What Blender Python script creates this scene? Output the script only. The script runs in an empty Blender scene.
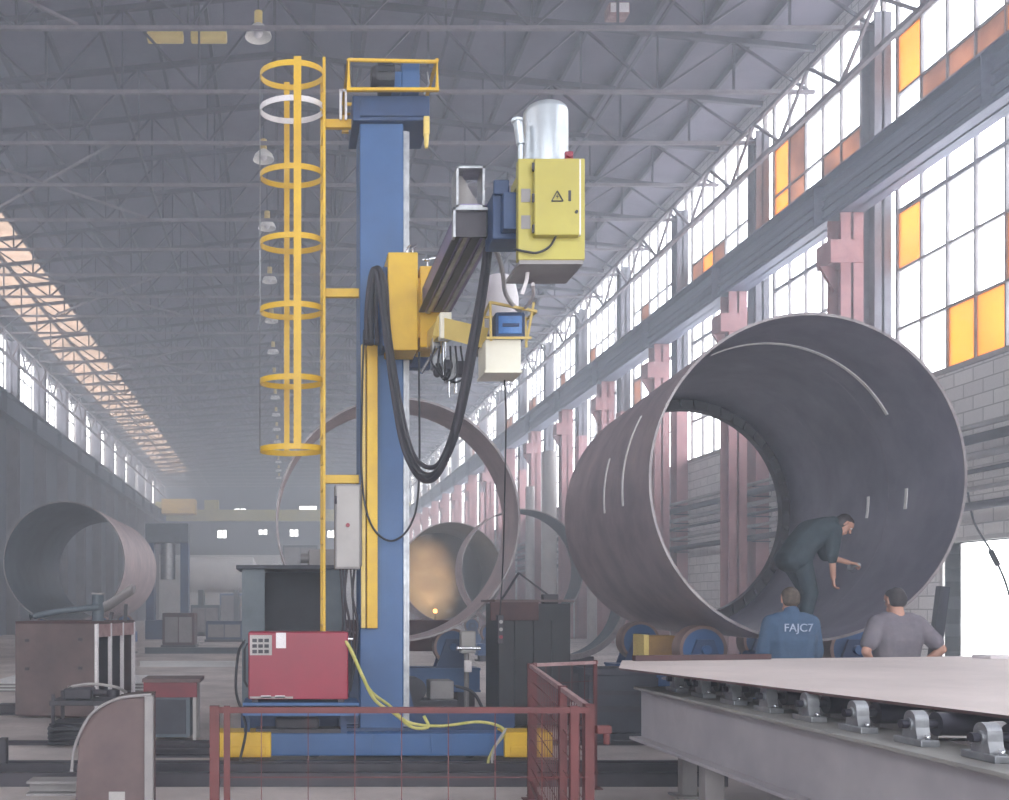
import bpy, bmesh, math, random
from mathutils import Vector, Matrix
random.seed(7)
SC = bpy.context.scene
COL = SC.collection
PI = math.pi
# ------------------------------------------------------------------ camera frame
F, PX, PY, EYE = 1000.0, 285.0, 605.0, 1.6
def W(px, py, Y):
    return Vector(((px-PX)*Y/F, Y, EYE+(PY-py)*Y/F))
cam = bpy.data.cameras.new('camera'); camo = bpy.data.objects.new('camera', cam); COL.objects.link(camo)
camo.location = (0, 0, EYE); camo.rotation_euler = (PI/2, 0, 0)
cam.sensor_fit = 'HORIZONTAL'; cam.sensor_width = 36; cam.lens = 36*F/1009
cam.shift_x = (504.5-PX)/1009; cam.shift_y = (PY-400)/1009
cam.clip_start = .05; cam.clip_end = 400
SC.camera = camo

# ------------------------------------------------------------------ materials
def lin(c):
    c /= 255.0
    return c/12.92 if c <= .04045 else ((c+.055)/1.055)**2.4
def S(r, g, b): return (lin(r), lin(g), lin(b), 1)
def mat(name, c1, c2=None, scale=3.0, rough=.6, metal=0.0, bump=0.0, stretch=None, coat=0.0, c3=None, spots=.62):
    m = bpy.data.materials.new(name); m.use_nodes = True
    nt = m.node_tree; b = nt.nodes['Principled BSDF']
    b.inputs['Roughness'].default_value = rough; b.inputs['Metallic'].default_value = metal
    if coat: b.inputs['Coat Weight'].default_value = coat
    if c2 is None:
        c2 = tuple(x*.8 for x in c1[:3])+(1,)
    tc = nt.nodes.new('ShaderNodeTexCoord'); src = tc.outputs['Object']
    if stretch:
        mp = nt.nodes.new('ShaderNodeMapping'); mp.inputs['Scale'].default_value = stretch
        nt.links.new(src, mp.inputs[0]); src = mp.outputs[0]
    n = nt.nodes.new('ShaderNodeTexNoise'); n.inputs['Scale'].default_value = scale; n.inputs['Detail'].default_value = 6
    n.inputs['Roughness'].default_value = .65
    nt.links.new(src, n.inputs['Vector'])
    r = nt.nodes.new('ShaderNodeValToRGB')
    r.color_ramp.elements[0].position = .35; r.color_ramp.elements[0].color = c2
    r.color_ramp.elements[1].position = .65; r.color_ramp.elements[1].color = c1
    if c3:
        e = r.color_ramp.elements.new(spots+.08); e.color = c3
    nt.links.new(n.outputs['Fac'], r.inputs[0]); nt.links.new(r.outputs[0], b.inputs['Base Color'])
    if bump:
        n2 = nt.nodes.new('ShaderNodeTexNoise'); n2.inputs['Scale'].default_value = scale*6; nt.links.new(src, n2.inputs['Vector'])
        bp = nt.nodes.new('ShaderNodeBump'); bp.inputs['Strength'].default_value = bump; bp.inputs['Distance'].default_value = .02
        nt.links.new(n2.outputs['Fac'], bp.inputs['Height']); nt.links.new(bp.outputs[0], b.inputs['Normal'])
    return m
def emis(name, c, s):
    m = bpy.data.materials.new(name); m.use_nodes = True; nt = m.node_tree
    b = nt.nodes['Principled BSDF']; b.inputs['Base Color'].default_value = c
    b.inputs['Emission Color'].default_value = c; b.inputs['Emission Strength'].default_value = s
    return m
def glassy(name, col, dust, fac):
    m = bpy.data.materials.new(name); m.use_nodes = True; nt = m.node_tree
    for n in list(nt.nodes): nt.nodes.remove(n)
    out = nt.nodes.new('ShaderNodeOutputMaterial'); mix = nt.nodes.new('ShaderNodeMixShader')
    t = nt.nodes.new('ShaderNodeBsdfTransparent'); t.inputs[0].default_value = col
    d = nt.nodes.new('ShaderNodeBsdfTranslucent'); d.inputs[0].default_value = dust
    tc = nt.nodes.new('ShaderNodeTexCoord'); n = nt.nodes.new('ShaderNodeTexNoise'); n.inputs['Scale'].default_value = .9
    n.inputs['Detail'].default_value = 5
    nt.links.new(tc.outputs['Object'], n.inputs['Vector'])
    mr = nt.nodes.new('ShaderNodeMapRange'); mr.inputs[1].default_value = .3; mr.inputs[2].default_value = .7
    mr.inputs[3].default_value = fac*.5; mr.inputs[4].default_value = min(1, fac*1.5)
    nt.links.new(n.outputs['Fac'], mr.inputs[0]); nt.links.new(mr.outputs[0], mix.inputs[0])
    nt.links.new(t.outputs[0], mix.inputs[1]); nt.links.new(d.outputs[0], mix.inputs[2]); nt.links.new(mix.outputs[0], out.inputs[0])
    return m
M = {}
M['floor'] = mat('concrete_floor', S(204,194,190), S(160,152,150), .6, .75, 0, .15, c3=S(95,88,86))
M['roof'] = mat('roof_sheet', S(108,102,118), S(88,83,98), .5, .7)
M['truss'] = mat('truss_paint', S(66,60,70), S(48,44,54), 2, .6)
M['chord'] = mat('truss_chord_paint', S(124,116,122), S(98,90,98), 2, .6)
M['beam'] = mat('crane_beam_paint', S(106,110,132), S(86,90,110), 1.2, .55, 0, 0, (6,.05,6))
M['colgray'] = mat('grey_column_paint', S(120,118,128), S(95,92,102), 1.2, .6)
M['pink'] = mat('red_primer', S(172,126,128), S(142,100,104), 1, .7)
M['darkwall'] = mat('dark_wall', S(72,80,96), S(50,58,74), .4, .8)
M['muntin'] = mat('muntin_paint', S(140,134,136), S(110,104,106), 3, .6)
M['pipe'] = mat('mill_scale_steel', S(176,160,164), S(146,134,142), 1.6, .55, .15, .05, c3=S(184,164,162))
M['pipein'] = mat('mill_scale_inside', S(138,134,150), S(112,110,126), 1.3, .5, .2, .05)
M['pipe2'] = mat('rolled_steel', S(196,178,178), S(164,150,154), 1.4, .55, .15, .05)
M['edge'] = mat('cut_steel_edge', S(150,144,146), S(118,112,116), 6, .45, .5)
M['weld'] = mat('weld_painted_bright', S(250,248,246), S(238,236,236), 12, .5, .1)  # near-white matt colour paints in the seams' brightness
M['blue'] = mat('blue_paint', S(54,94,146), S(44,82,130), 1.5, .45)
M['blue2'] = mat('dark_blue_paint', S(38,68,112), S(30,54,92), 1.5, .5)
M['yellow'] = mat('yellow_paint', S(224,182,32), S(204,160,30), 2, .45)
M['yellow2'] = mat('lemon_paint', S(182,172,78), S(168,156,70), 1.5, .45)
M['cream'] = mat('cream_paint', S(244,240,226), S(234,230,212), 2, .5)  # lightened to stand in for camera flash on the panel box
M['armyel'] = mat('pale_yellow_paint', S(232,206,120), S(214,186,100), 2, .5)
M['white'] = mat('white_plastic', S(236,232,234), S(216,210,214), 4, .45)
M['silver'] = mat('silver_tank', S(205,212,218), S(180,188,196), 2, .3, .55)
M['grey'] = mat('grey_paint', S(150,146,146), S(128,124,126), 2, .55)
M['greylt'] = mat('light_grey_paint', S(178,174,172), S(160,156,156), 2, .55)
M['steel'] = mat('galvanised', S(172,174,178), S(136,138,144), 8, .4, .7)
M['chrome'] = mat('bright_metal', S(215,216,220), S(180,182,186), 8, .2, .9)
M['black'] = mat('black_rubber', S(38,38,46), S(26,26,32), 4, .55)
M['dark'] = mat('dark_steel', S(66,62,70), S(44,42,50), 2, .55, .2)
M['darkbox'] = mat('dark_painted_steel', S(58,60,72), S(42,44,56), 2, .6)
M['boombody'] = mat('boom_steel', S(140,130,168), S(112,104,138), 2, .5, .2)
M['red'] = mat('red_enamel', S(150,18,54), S(132,14,46), 1.5, .38)
M['fence'] = mat('fence_red', S(102,46,46), S(80,36,38), 3, .6)
M['fencelt'] = mat('fence_worn', S(170,140,140), S(138,104,104), 6, .55)
M['brown'] = mat('rust_primer', S(112,94,93), S(88,74,75), 1.4, .7, 0, .05)
M['brown2'] = mat('dark_rust', S(88,58,58), S(62,42,45), 2, .75)
M['plate'] = mat('plate_steel', S(226,212,208), S(206,193,189), .7, .6, .0)
M['tablegrey'] = mat('table_grey', S(176,172,176), S(158,154,160), 2, .5)
M['olive'] = mat('olive_flange', S(158,156,152), S(134,132,130), 2, .6)
M['roller'] = mat('roller_steel', S(58,56,68), S(42,40,50), 3, .4, .4)
M['copper'] = mat('worn_wheel_rim', S(150,122,114), S(118,96,92), 5, .5, .3)
M['grn'] = mat('yellow_green_cable', S(214,204,128), S(180,178,90), 9, .5)
M['teal'] = mat('teal_paint', S(96,106,114), S(76,86,96), 3, .55)
M['skin'] = mat('skin', S(196,150,130), S(180,132,114), 9, .55)
M['hairbr'] = mat('brown_hair', S(86,74,62), S(62,52,46), 40, .7)
M['hairdk'] = mat('dark_hair', S(48,42,46), S(34,30,34), 40, .7)
M['jacket'] = mat('blue_workwear', S(66,92,122), S(52,76,104), 7, .85, 0, .1)
M['coverall'] = mat('dark_green_workwear', S(52,66,74), S(40,52,60), 7, .85, 0, .1)
M['shirt'] = mat('grey_tshirt', S(122,116,124), S(104,98,108), 7, .9, 0, .1)
M['trouser'] = mat('navy_trousers', S(52,56,74), S(40,44,60), 7, .85)
M['shoe'] = mat('black_boots', S(40,36,36), S(28,26,26), 6, .5)
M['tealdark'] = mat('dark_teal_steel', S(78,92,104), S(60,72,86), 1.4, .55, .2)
M['apron'] = mat('dark_red_paint', S(128,36,48), S(100,30,40), 2, .55)
M['letter'] = mat('faded_print', S(176,186,206), S(150,164,190), 20, .8)
M['screen'] = mat('blue_screen', S(90,140,205), S(56,104,172), 4, .15)
M['farpale'] = mat('pale_brightener', S(226,226,226), S(206,206,208), .6, .5)
M['bulb'] = mat('white_enamel_shade', S(235,232,228), S(222,218,216), 4, .3)
M['glass'] = glassy('window_glass', (.92,.93,.95,1), (.9,.9,.9,1), .12)
M['amber'] = glassy('amber_pane', (.60,.40,.10,1), (.62,.26,.05,1), .55)
M['rust_pane'] = glassy('brown_pane', (.10,.06,.045,1), (.40,.25,.18,1), .6)
M['skylight'] = glassy('fibreglass_sheet', (.30,.26,.23,1), (.46,.38,.33,1), .8)
# block wall
def brickmat():
    m = bpy.data.materials.new('painted_block_wall'); m.use_nodes = True; nt = m.node_tree; b = nt.nodes['Principled BSDF']
    b.inputs['Roughness'].default_value = .8
    tc = nt.nodes.new('ShaderNodeTexCoord'); mp = nt.nodes.new('ShaderNodeMapping'); mp.inputs['Rotation'].default_value = (PI/2, 0, PI/2)
    sx = nt.nodes.new('ShaderNodeSeparateXYZ'); cx = nt.nodes.new('ShaderNodeCombineXYZ')
    nt.links.new(tc.outputs['Object'], sx.inputs[0]); nt.links.new(sx.outputs[1], cx.inputs[0]); nt.links.new(sx.outputs[2], cx.inputs[1])
    br = nt.nodes.new('ShaderNodeTexBrick'); br.inputs['Scale'].default_value = 1.0
    br.inputs['Brick Width'].default_value = .6; br.inputs['Row Height'].default_value = .3; br.inputs['Mortar Size'].default_value = .015
    br.inputs['Color1'].default_value = S(214,210,208); br.inputs['Color2'].default_value = S(198,194,194); br.inputs['Mortar'].default_value = S(156,152,152)
    nt.links.new(cx.outputs[0], br.inputs['Vector']); nt.links.new(br.outputs['Color'], b.inputs['Base Color'])
    nt.nodes.remove(mp)
    return m
M['block'] = brickmat()

# ------------------------------------------------------------------ mesh builder
def frame_of(d):
    d = Vector(d).normalized()
    u = Vector((0,0,1)) if abs(d.z) < .95 else Vector((0,1,0))
    a = d.cross(u).normalized(); b = a.cross(d).normalized()
    return d, a, b
class MB:
    def __init__(s): s.v = []; s.f = []; s.sm = []; s.mi = []; s.cur = 0
    def add(s, vs, fs, smooth=False):
        o = len(s.v); s.v += [Vector(x) for x in vs]
        for f in fs: s.f.append([o+i for i in f]); s.sm.append(smooth); s.mi.append(s.cur)
        return s
    def box(s, x0, x1, y0, y1, z0, z1, bev=0.0):
        x0,x1 = min(x0,x1),max(x0,x1); y0,y1=min(y0,y1),max(y0,y1); z0,z1=min(z0,z1),max(z0,z1)
        b = min(bev, (x1-x0)*.45, (y1-y0)*.45, (z1-z0)*.45)
        if b <= 0:
            return s.add([(x0,y0,z0),(x1,y0,z0),(x1,y1,z0),(x0,y1,z0),(x0,y0,z1),(x1,y0,z1),(x1,y1,z1),(x0,y1,z1)],
                [(0,3,2,1),(4,5,6,7),(0,1,5,4),(1,2,6,5),(2,3,7,6),(3,0,4,7)])
        bm = bmesh.new(); bmesh.ops.create_cube(bm, size=1)
        for v in bm.verts: v.co = Vector(((x0+x1)/2+v.co.x*(x1-x0),(y0+y1)/2+v.co.y*(y1-y0),(z0+z1)/2+v.co.z*(z1-z0)))
        bmesh.ops.bevel(bm, geom=bm.edges[:], offset=b, segments=2, affect='EDGES', profile=.5)
        bm.verts.index_update()
        s.add([v.co.copy() for v in bm.verts], [[v.index for v in f.verts] for f in bm.faces]); bm.free(); return s
    def bar(s, p0, p1, w, h=None, roll=None):
        h = h or w; p0 = Vector(p0); p1 = Vector(p1); d, a, b = frame_of(p1-p0)
        vs = []
        for p in (p0, p1):
            for i, j in ((-1,-1),(1,-1),(1,1),(-1,1)): vs.append(p + a*(i*w/2) + b*(j*h/2))
        return s.add(vs, [(0,3,2,1),(4,5,6,7),(0,1,5,4),(1,2,6,5),(2,3,7,6),(3,0,4,7)])
    def cyl(s, p0, p1, r0, r1=None, n=20, caps=True):
        r1 = r0 if r1 is None else r1; p0 = Vector(p0); p1 = Vector(p1); d, a, b = frame_of(p1-p0)
        vs = [p + (a*math.cos(2*PI*k/n)+b*math.sin(2*PI*k/n))*r for p, r in ((p0,r0),(p1,r1)) for k in range(n)]
        s.add(vs, [(k,(k+1)%n,n+(k+1)%n,n+k) for k in range(n)], True)
        if caps:
            s.add(vs[:n], [tuple(range(n))[::-1]]); s.add(vs[n:], [tuple(range(n))])
        return s
    def tube(s, pts, r, n=8, closed=False):
        pts = [Vector(p) for p in pts]; N = len(pts); vs = []
        prev = None
        for i, p in enumerate(pts):
            t = (pts[(i+1)%N]-pts[i-1]) if closed or 0 < i < N-1 else (pts[1]-pts[0] if i == 0 else pts[-1]-pts[-2])
            t.normalize()
            if prev is None: d, a, b = frame_of(t)
            else:
                a = (prev - t*prev.dot(t)).normalized(); b = t.cross(a)
            prev = a
            vs += [p + (a*math.cos(2*PI*k/n)+b*math.sin(2*PI*k/n))*r for k in range(n)]
        fs = []
        for i in range(N if closed else N-1):
            j = (i+1)%N
            fs += [(i*n+k, i*n+(k+1)%n, j*n+(k+1)%n, j*n+k) for k in range(n)]
        s.add(vs, fs, True)
        if not closed:
            s.add(vs[:n], [tuple(range(n))[::-1]]); s.add(vs[-n:], [tuple(range(n))])
        return s
    def ring(s, c, axis, ri, ro, L, a0=0, a1=2*PI, n=96, L0=0.0, ov=1.0):
        """hollow cylinder from c+axis*L0 to c+axis*(L0+L); angle 0 is world right, pi/2 is up"""
        d = Vector(axis).normalized(); up = Vector((0,0,1)); rt = d.cross(up).normalized(); up = rt.cross(d).normalized()
        c = Vector(c); full = abs(a1-a0-2*PI) < 1e-6
        K = n if full else max(2, int(n*(a1-a0)/(2*PI)))
        cnt = K if full else K+1
        vs = []
        for k in range(cnt):
            t = a0+(a1-a0)*k/K; e = rt*(math.cos(t)*ov)+up*math.sin(t)
            vs += [c+d*L0+e*ro, c+d*(L0+L)+e*ro, c+d*(L0+L)+e*ri, c+d*L0+e*ri]
        for q in range(4):
            ff = []
            for k in range(K):
                j = (k+1) % cnt
                ff.append((k*4+q, j*4+q, j*4+(q+1)%4, k*4+(q+1)%4))
            s.add([v.copy() for v in vs], ff, True)
        if not full:
            s.add([v.copy() for v in vs[:4]], [(0,1,2,3)]); s.add([v.copy() for v in vs[-4:]], [(3,2,1,0)])
        return s
    def lathe(s, c, axis, prof, n=24):
        """profile of (radius, distance along axis)"""
        c = Vector(c); d, a, b = frame_of(axis); vs = []; fs = []
        for r, h in prof:
            vs += [c+d*h+(a*math.cos(2*PI*k/n)+b*math.sin(2*PI*k/n))*max(r,1e-4) for k in range(n)]
        for i in range(len(prof)-1):
            fs += [(i*n+k, i*n+(k+1)%n, (i+1)*n+(k+1)%n, (i+1)*n+k) for k in range(n)]
        return s.add(vs, fs, True)
    def prism(s, poly, o, u, v, w, th):
        """polygon in (u,v) plane at o, extruded th along w"""
        o = Vector(o); u = Vector(u); v = Vector(v); w = Vector(w); n = len(poly)
        vs = [o+u*a+v*b for a, b in poly]+[o+u*a+v*b+w*th for a, b in poly]
        return s.add(vs, [tuple(range(n))[::-1], tuple(range(n,2*n))]+[(k,(k+1)%n,n+(k+1)%n,n+k) for k in range(n)])
    def ell(s, c, r, n=16, m=10):
        c = Vector(c); vs = []; fs = []
        for i in range(m+1):
            t = PI*i/m
            for k in range(n):
                p = 2*PI*k/n
                vs.append(c+Vector((r[0]*math.sin(t)*math.cos(p), r[1]*math.sin(t)*math.sin(p), r[2]*math.cos(t))))
        for i in range(m):
            fs += [(i*n+k, i*n+(k+1)%n, (i+1)*n+(k+1)%n, (i+1)*n+k) for k in range(n)]
        return s.add(vs, fs, True)
    def cap(s, p0, p1, r0, r1, n=14):
        p0 = Vector(p0); p1 = Vector(p1); d, a, b = frame_of(p1-p0); L = (p1-p0).length
        prof = [(r0*math.cos(t), -r0*math.sin(t)) for t in (PI/2*.98, PI/3, PI/6)] + [(r0, 0), (r1, L)] + [(r1*math.cos(t), L+r1*math.sin(t)) for t in (PI/6, PI/3, PI/2*.98)]
        return s.lathe(p0, d, prof, n)
    def rot(s, c, ang, axis='Z'):
        R = Matrix.Rotation(ang, 3, axis); c = Vector(c); s.v = [c+R@(x-c) for x in s.v]; return s
    def move(s, d): d = Vector(d); s.v = [x+d for x in s.v]; return s
    def build(s, name, material, parent=None, mods=None):
        off = wloc(parent) if parent else Vector((0,0,0))
        me = bpy.data.meshes.new(name); me.from_pydata([tuple(x-off) for x in s.v], [], s.f)
        me.polygons.foreach_set('use_smooth', s.sm)
        mats = material if isinstance(material, (list, tuple)) else [material]
        for m in mats: me.materials.append(M[m] if isinstance(m, str) else m)
        if len(mats) > 1: me.polygons.foreach_set('material_index', s.mi)
        bm = bmesh.new(); bm.from_mesh(me); bmesh.ops.remove_doubles(bm, verts=bm.verts, dist=1e-5)
        bmesh.ops.recalc_face_normals(bm, faces=bm.faces)
        for e in bm.edges:
            if len(e.link_faces) == 2 and e.calc_face_angle(0) > .7: e.smooth = False
        bm.to_mesh(me); bm.free(); me.update()
        o = bpy.data.objects.new(name, me); COL.objects.link(o)
        if parent: o.parent = parent
        return o
def wloc(o):
    v = Vector((0,0,0))
    while o is not None: v += Vector(o.location); o = o.parent
    return v
def empty(name, loc, label=None, cat=None, group=None):
    o = bpy.data.objects.new(name, None); o.empty_display_size = .2; COL.objects.link(o); o.location = loc
    tag(o, label, cat, group); return o
def tag(o, label=None, cat=None, group=None, kind=None):
    if label: o['label'] = label
    if cat: o['category'] = cat
    if group: o['group'] = group
    if kind: o['kind'] = kind
    return o
def st(o): o['kind'] = 'structure'; return o
def kids(o): return [c for c in COL.objects if c.parent == o]
def copy_tree(o, parent=None):
    c = o.copy(); COL.objects.link(c)
    if parent: c.parent = parent
    for ch in list(o.children): copy_tree(ch, c)
    return c
def spline(pts, n=8):
    """Catmull-Rom through the points"""
    P = [Vector(p) for p in pts]; P = [P[0]*2-P[1]]+P+[P[-1]*2-P[-2]]; out = []
    for i in range(1, len(P)-2):
        for k in range(n):
            t = k/n; a,b,c,d = P[i-1],P[i],P[i+1],P[i+2]
            out.append(.5*((2*b)+(c-a)*t+(2*a-5*b+4*c-d)*t*t+(3*b-a-3*c+d)*t**3))
    out.append(P[-2]); return out
def text(name, body, loc, size, material, parent, rot=(PI/2,0,0), ext=.002, align='CENTER'):
    cu = bpy.data.curves.new(name, 'FONT'); cu.body = body; cu.size = size; cu.extrude = ext; cu.align_x = align; cu.align_y = 'CENTER'
    cu.materials.append(M[material])
    o = bpy.data.objects.new(name, cu); COL.objects.link(o); o.parent = parent
    bpy.context.view_layer.update()
    me = bpy.data.meshes.new_from_object(o.evaluated_get(bpy.context.evaluated_depsgraph_get()))
    bpy.data.objects.remove(o); o = bpy.data.objects.new(name, me); COL.objects.link(o); o.parent = parent
    o.location = Vector(loc)-wloc(parent); o.rotation_euler = rot; return o
# ================================================================== THE HALL
XR, XL, Y0, Y1, EAVE = 14.45, -15.0, -12.0, 118.0, 16.2
ROOF_E, SL = 17.0, .10
XC = -.5
def roofz(x): return ROOF_E + (14.5-abs(x-XC))*SL
st(MB().box(XL-.3, XR+.3, Y0, Y1, -.2, 0).build('floor', 'floor'))
# roof, left strip is translucent sheet
def slab(x0, x1, name, m):
    b = MB(); vs = []
    for y in (Y0, Y1):
        for dz in (0, .06):
            for x in (x0, x1): vs.append((x, y, roofz(x)+dz))
    b.add(vs, [(0,1,5,4),(2,6,7,3),(0,4,6,2),(1,3,7,5),(0,2,3,1),(4,5,7,6)])
    return st(b.build(name, m))
slab(-15.3, -14.3, 'ceiling_left_margin', 'roof')
slab(-14.3, -11.2, 'ceiling_skylight_strip', 'skylight')
slab(-11.2, XC, 'ceiling', 'roof')
slab(XC, 14.75, 'ceiling_right', 'roof')
# purlins
x = -14.2; pur = None
while x < 14:
    if abs(x-XC) > .4:
        st(MB().box(x-.05, x+.05, Y0+.05, Y1-.05, roofz(x)-.22, roofz(x)-.02).build('ceiling_purlin', 'truss'))
    x += 1.5
# trusses
def truss():
    b = MB(); zb = 15.5
    b.bar((XL+.1,0,zb), (XR-.1,0,zb), .10, .09); ch = b.build('roof_truss', 'chord')
    b = MB()
    for a, c in ((XL+.1, XC), (XC, XR-.1)):
        b.bar((a,0,roofz(a)-.30), (c,0,roofz(c)-.30), .14, .14)
    xs = [XL+.25+2.07*i for i in range(15)]
    for i, q in enumerate(xs[:-1]):
        t = roofz(q)-.30
        b.bar((q,0,zb), (q,0,t), .055, .055)
        q2 = xs[i+1]
        if (i % 2) == 0: b.bar((q,0,zb), (q2,0,roofz(q2)-.3), .06, .06)
        else: b.bar((q,0,t), (q2,0,zb), .06, .06)
    w = b.build('truss_web', 'truss', ch); st(ch)
    return ch
TR = [24.1+6*k for k in range(-6, 16)]
t0 = truss(); t0.location = (0, TR[0], 0)
for y in TR[1:]+[q+3 for q in TR]:
    c = copy_tree(t0); c.location = (0, y, 0)
# diagonal wind bracing in the plane of the bottom chords, longitudinal ties
for k, (xa, xb) in enumerate(((-11,-5),(-5,-11),(-4.2,4.2))):
    for j in range(4):
        ya = TR[5]+12*j
        if k < 2: st(MB().bar((xa, ya, 15.58), (xb, ya+6, 15.58), .07).build('ceiling_brace', 'chord'))
for xx in (-9.0, -4.5, 4.0, 9.0):
    st(MB().bar((xx, Y0+.1, 15.6), (xx, Y1-.1, 15.6), .07).build('ceiling_tie', 'truss'))
# eave lattice girders (both walls)
for sx, nm in ((XR-1.0, 'right'), (XL+1.0, 'left')):
    b = MB(); zt, zb = 15.4, 14.2
    b.bar((sx, Y0+.2, zt), (sx, Y1-.2, zt), .10); b.bar((sx, Y0+.2, zb), (sx, Y1-.2, zb), .12)
    y = Y0+.2; i = 0
    while y < Y1-2:
        p = (zb, zt) if i % 2 == 0 else (zt, zb)
        b.bar((sx, y, p[0]), (sx, y+1.5, p[1]), .07); y += 1.5; i += 1
    st(b.build('trim_eave_lattice_'+nm, 'chord'))
# walls
COLY = TR
st(MB().box(XR, XR+.35, Y0, 18.4, 0, 6.7).box(XR, XR+.35, 21.9, Y1, 0, 6.7).box(XR, XR+.35, 18.4, 21.9, 2.95, 6.7).build('wall_right', 'block'))
st(MB().box(XR, XR+.35, Y0, Y1, 16.5, 17.05).build('wall_right_top', 'block'))
st(MB().box(XR-.06, XR+.12, Y0, Y1, 6.66, 6.77).build('sill_right', 'grey'))
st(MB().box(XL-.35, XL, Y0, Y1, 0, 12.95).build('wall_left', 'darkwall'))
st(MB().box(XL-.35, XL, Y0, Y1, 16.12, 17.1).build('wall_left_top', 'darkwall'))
# gable ends
def gable(y, holes, name, m):
    b = MB(); xs = sorted({XL-.3, XR+.3, XC} | {h[0] for h in holes} | {h[1] for h in holes})
    zs = sorted({0, 16.0} | {h[2] for h in holes} | {h[3] for h in holes})
    for i in range(len(xs)-1):
        for j in range(len(zs)-1):
            cx, cz = (xs[i]+xs[i+1])/2, (zs[j]+zs[j+1])/2
            if any(h[0] < cx < h[1] and h[2] < cz < h[3] for h in holes): continue
            b.box(xs[i], xs[i+1], y, y+.3, zs[j], zs[j+1])
    b.prism([(XL-.3,16),(XR+.3,16),(XR+.3,roofz(XR)),(XC,roofz(XC)),(XL-.3,roofz(XL))], (0,y,0), (1,0,0), (0,0,1), (0,1,0), .3)
    return st(b.build(name, m))
farh = []
for px, py, w, h in ((222,534,10,8),(263,532,9,5),(294,533,9,7),(331,534,8,7),(212,508,8,4),(240,510,12,3),(308,508,18,4),(366,512,14,4),(352,534,9,7)):
    a = W(px-w/2, py-h/2, Y1); c = W(px+w/2, py+h/2, Y1); farh.append((a.x, c.x, c.z, a.z))
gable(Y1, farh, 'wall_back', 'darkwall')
st(MB().box(XL+.1, XR-.1, Y1-.06, Y1-.01, 0, 7.5).build('trim_back_brightener', 'farpale'))  # pale sheet added over the far wall so the hall's end looks brighter
for k, (a, c, z0, z1) in enumerate(farh):
    MBw = MB().box(a, c, Y1+.1, Y1+.13, z0, z1)
    fr = MB()
    for xx in (a, (a+c)/2, c): fr.box(xx-.05, xx+.05, Y1+.05, Y1+.2, z0, z1)
    f = st(fr.build('window_%d' % (60+k), 'muntin')); MBw.build('glass', 'glass', f)
gable(Y0-.3, [(-11, 10, 0, 9.0), (-11,10,10.5,14.5)], 'wall_front', 'block')  # unseen wall behind the camera; openings added to light camera-facing sides
# right windows: one per bay, 6 x 7 panes
def bay(side, ya, yb, z0, nrow, ncol, ph, amber, idx):
    X = XR+.15 if side > 0 else XL-.15
    fr = MB(); gl = MB(); pw = (yb-ya)/ncol
    for i in range(ncol+1):
        y = ya+pw*i; w = .09 if i in (0, ncol) else (.05 if side > 0 else .03)
        fr.box(X-.05, X+.05, y-w/2, y+w/2, z0, z0+nrow*ph)
    for j in range(nrow+1):
        z = z0+ph*j; w = .10 if j in (0, 3, nrow) else .06
        fr.box(X-.045, X+.045, ya, yb, z-w/2, z+w/2)
    f = st(fr.build('window_%d' % idx, 'muntin'))
    for i in range(ncol):
        for j in range(nrow):
            # column 0 is the far end of the bay
            y1 = yb-pw*i; y0 = y1-pw
            key = amber.get((i, j))
            if key:
                MB().box(X-.01, X+.01, y0+.03, y1-.03, z0+ph*j+.03, z0+ph*(j+1)-.03).build('tinted_pane', key, f)
            else:
                gl.box(X-.004, X+.004, y0+.03, y1-.03, z0+ph*j+.03, z0+ph*(j+1)-.03)
    gl.build('glass', 'glass', f)
    return f
A, B = 'amber', 'rust_pane'
rng = random.Random(3); wi = 1
for k in range(len(COLY)-1):
    ya, yb = COLY[k]+.3, COLY[k+1]-.3
    if abs(COLY[k+1]-24.1) < .1: am = {(2,0):A,(3,0):A,(4,1):A,(0,2):A,(0,5):A,(1,4):B,(2,4):B,(3,4):B,(4,4):A,(5,4):B}
    elif abs(COLY[k+1]-30.1) < .1: am = {(0,4):A,(1,4):B,(0,5):A,(1,5):B,(3,4):B,(4,4):B,(5,4):B,(5,3):B,(5,2):A}
    elif abs(COLY[k+1]-36.1) < .1: am = {(0,4):B,(1,4):A,(2,4):B,(4,2):B}
    elif abs(COLY[k+1]-42.1) < .1: am = {(1,4):B,(2,3):A,(0,2):B}
    elif COLY[k+1] < 20: am = {(i,4):A for i in range(2)}
    else:
        am = {}
        for i in range(6):
            if rng.random() < .35: am[(i,4)] = B
        if rng.random() < .5: am[(rng.randrange(6), rng.choice((1,2,5)))] = A
    bay(1, ya, yb, 6.75, 7, 6, 1.395, am, wi); wi += 1
for k in range(len(COLY)-1):
    bay(-1, COLY[k]+.3, COLY[k+1]-.3, 12.95, 2, 3, 1.58, {}, wi); wi += 1
# columns
def ibeam(x, y, z0, z1, w, d, tf=.04):
    return MB().box(x-w/2, x+w/2, y-d/2, y-d/2+tf, z0, z1).box(x-w/2, x+w/2, y+d/2-tf, y+d/2, z0, z1).box(x-.03, x+.03, y-d/2, y+d/2, z0, z1)
for y in COLY:
    zlow = 0 if abs(y-18.1) < .2 else (7.2 if abs(y-24.1) < .2 else 9.7)
    st(ibeam(XR-.2, y, zlow, 15.75, .4, .55).build('column', 'colgray'))
    if zlow: st(MB().box(14.03, 14.43, y-.3, y+.3, 0, zlow, .01).build('column', 'pink'))
    if abs(y-18.1) < .2: continue
    b = ibeam(13.5, y, 0, 10.95, .54, .6, .05)
    b.box(12.98, 13.76, y-.32, y+.32, 9.75, 10.3)                      # bracket head below the runway beam
    b.prism([(0,0),(.35,0),(0,-.6)], (13.22, y-.05, 9.75), (-1,0,0), (0,0,1), (0,1,0), .1)
    st(b.build('column', 'pink'))
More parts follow.
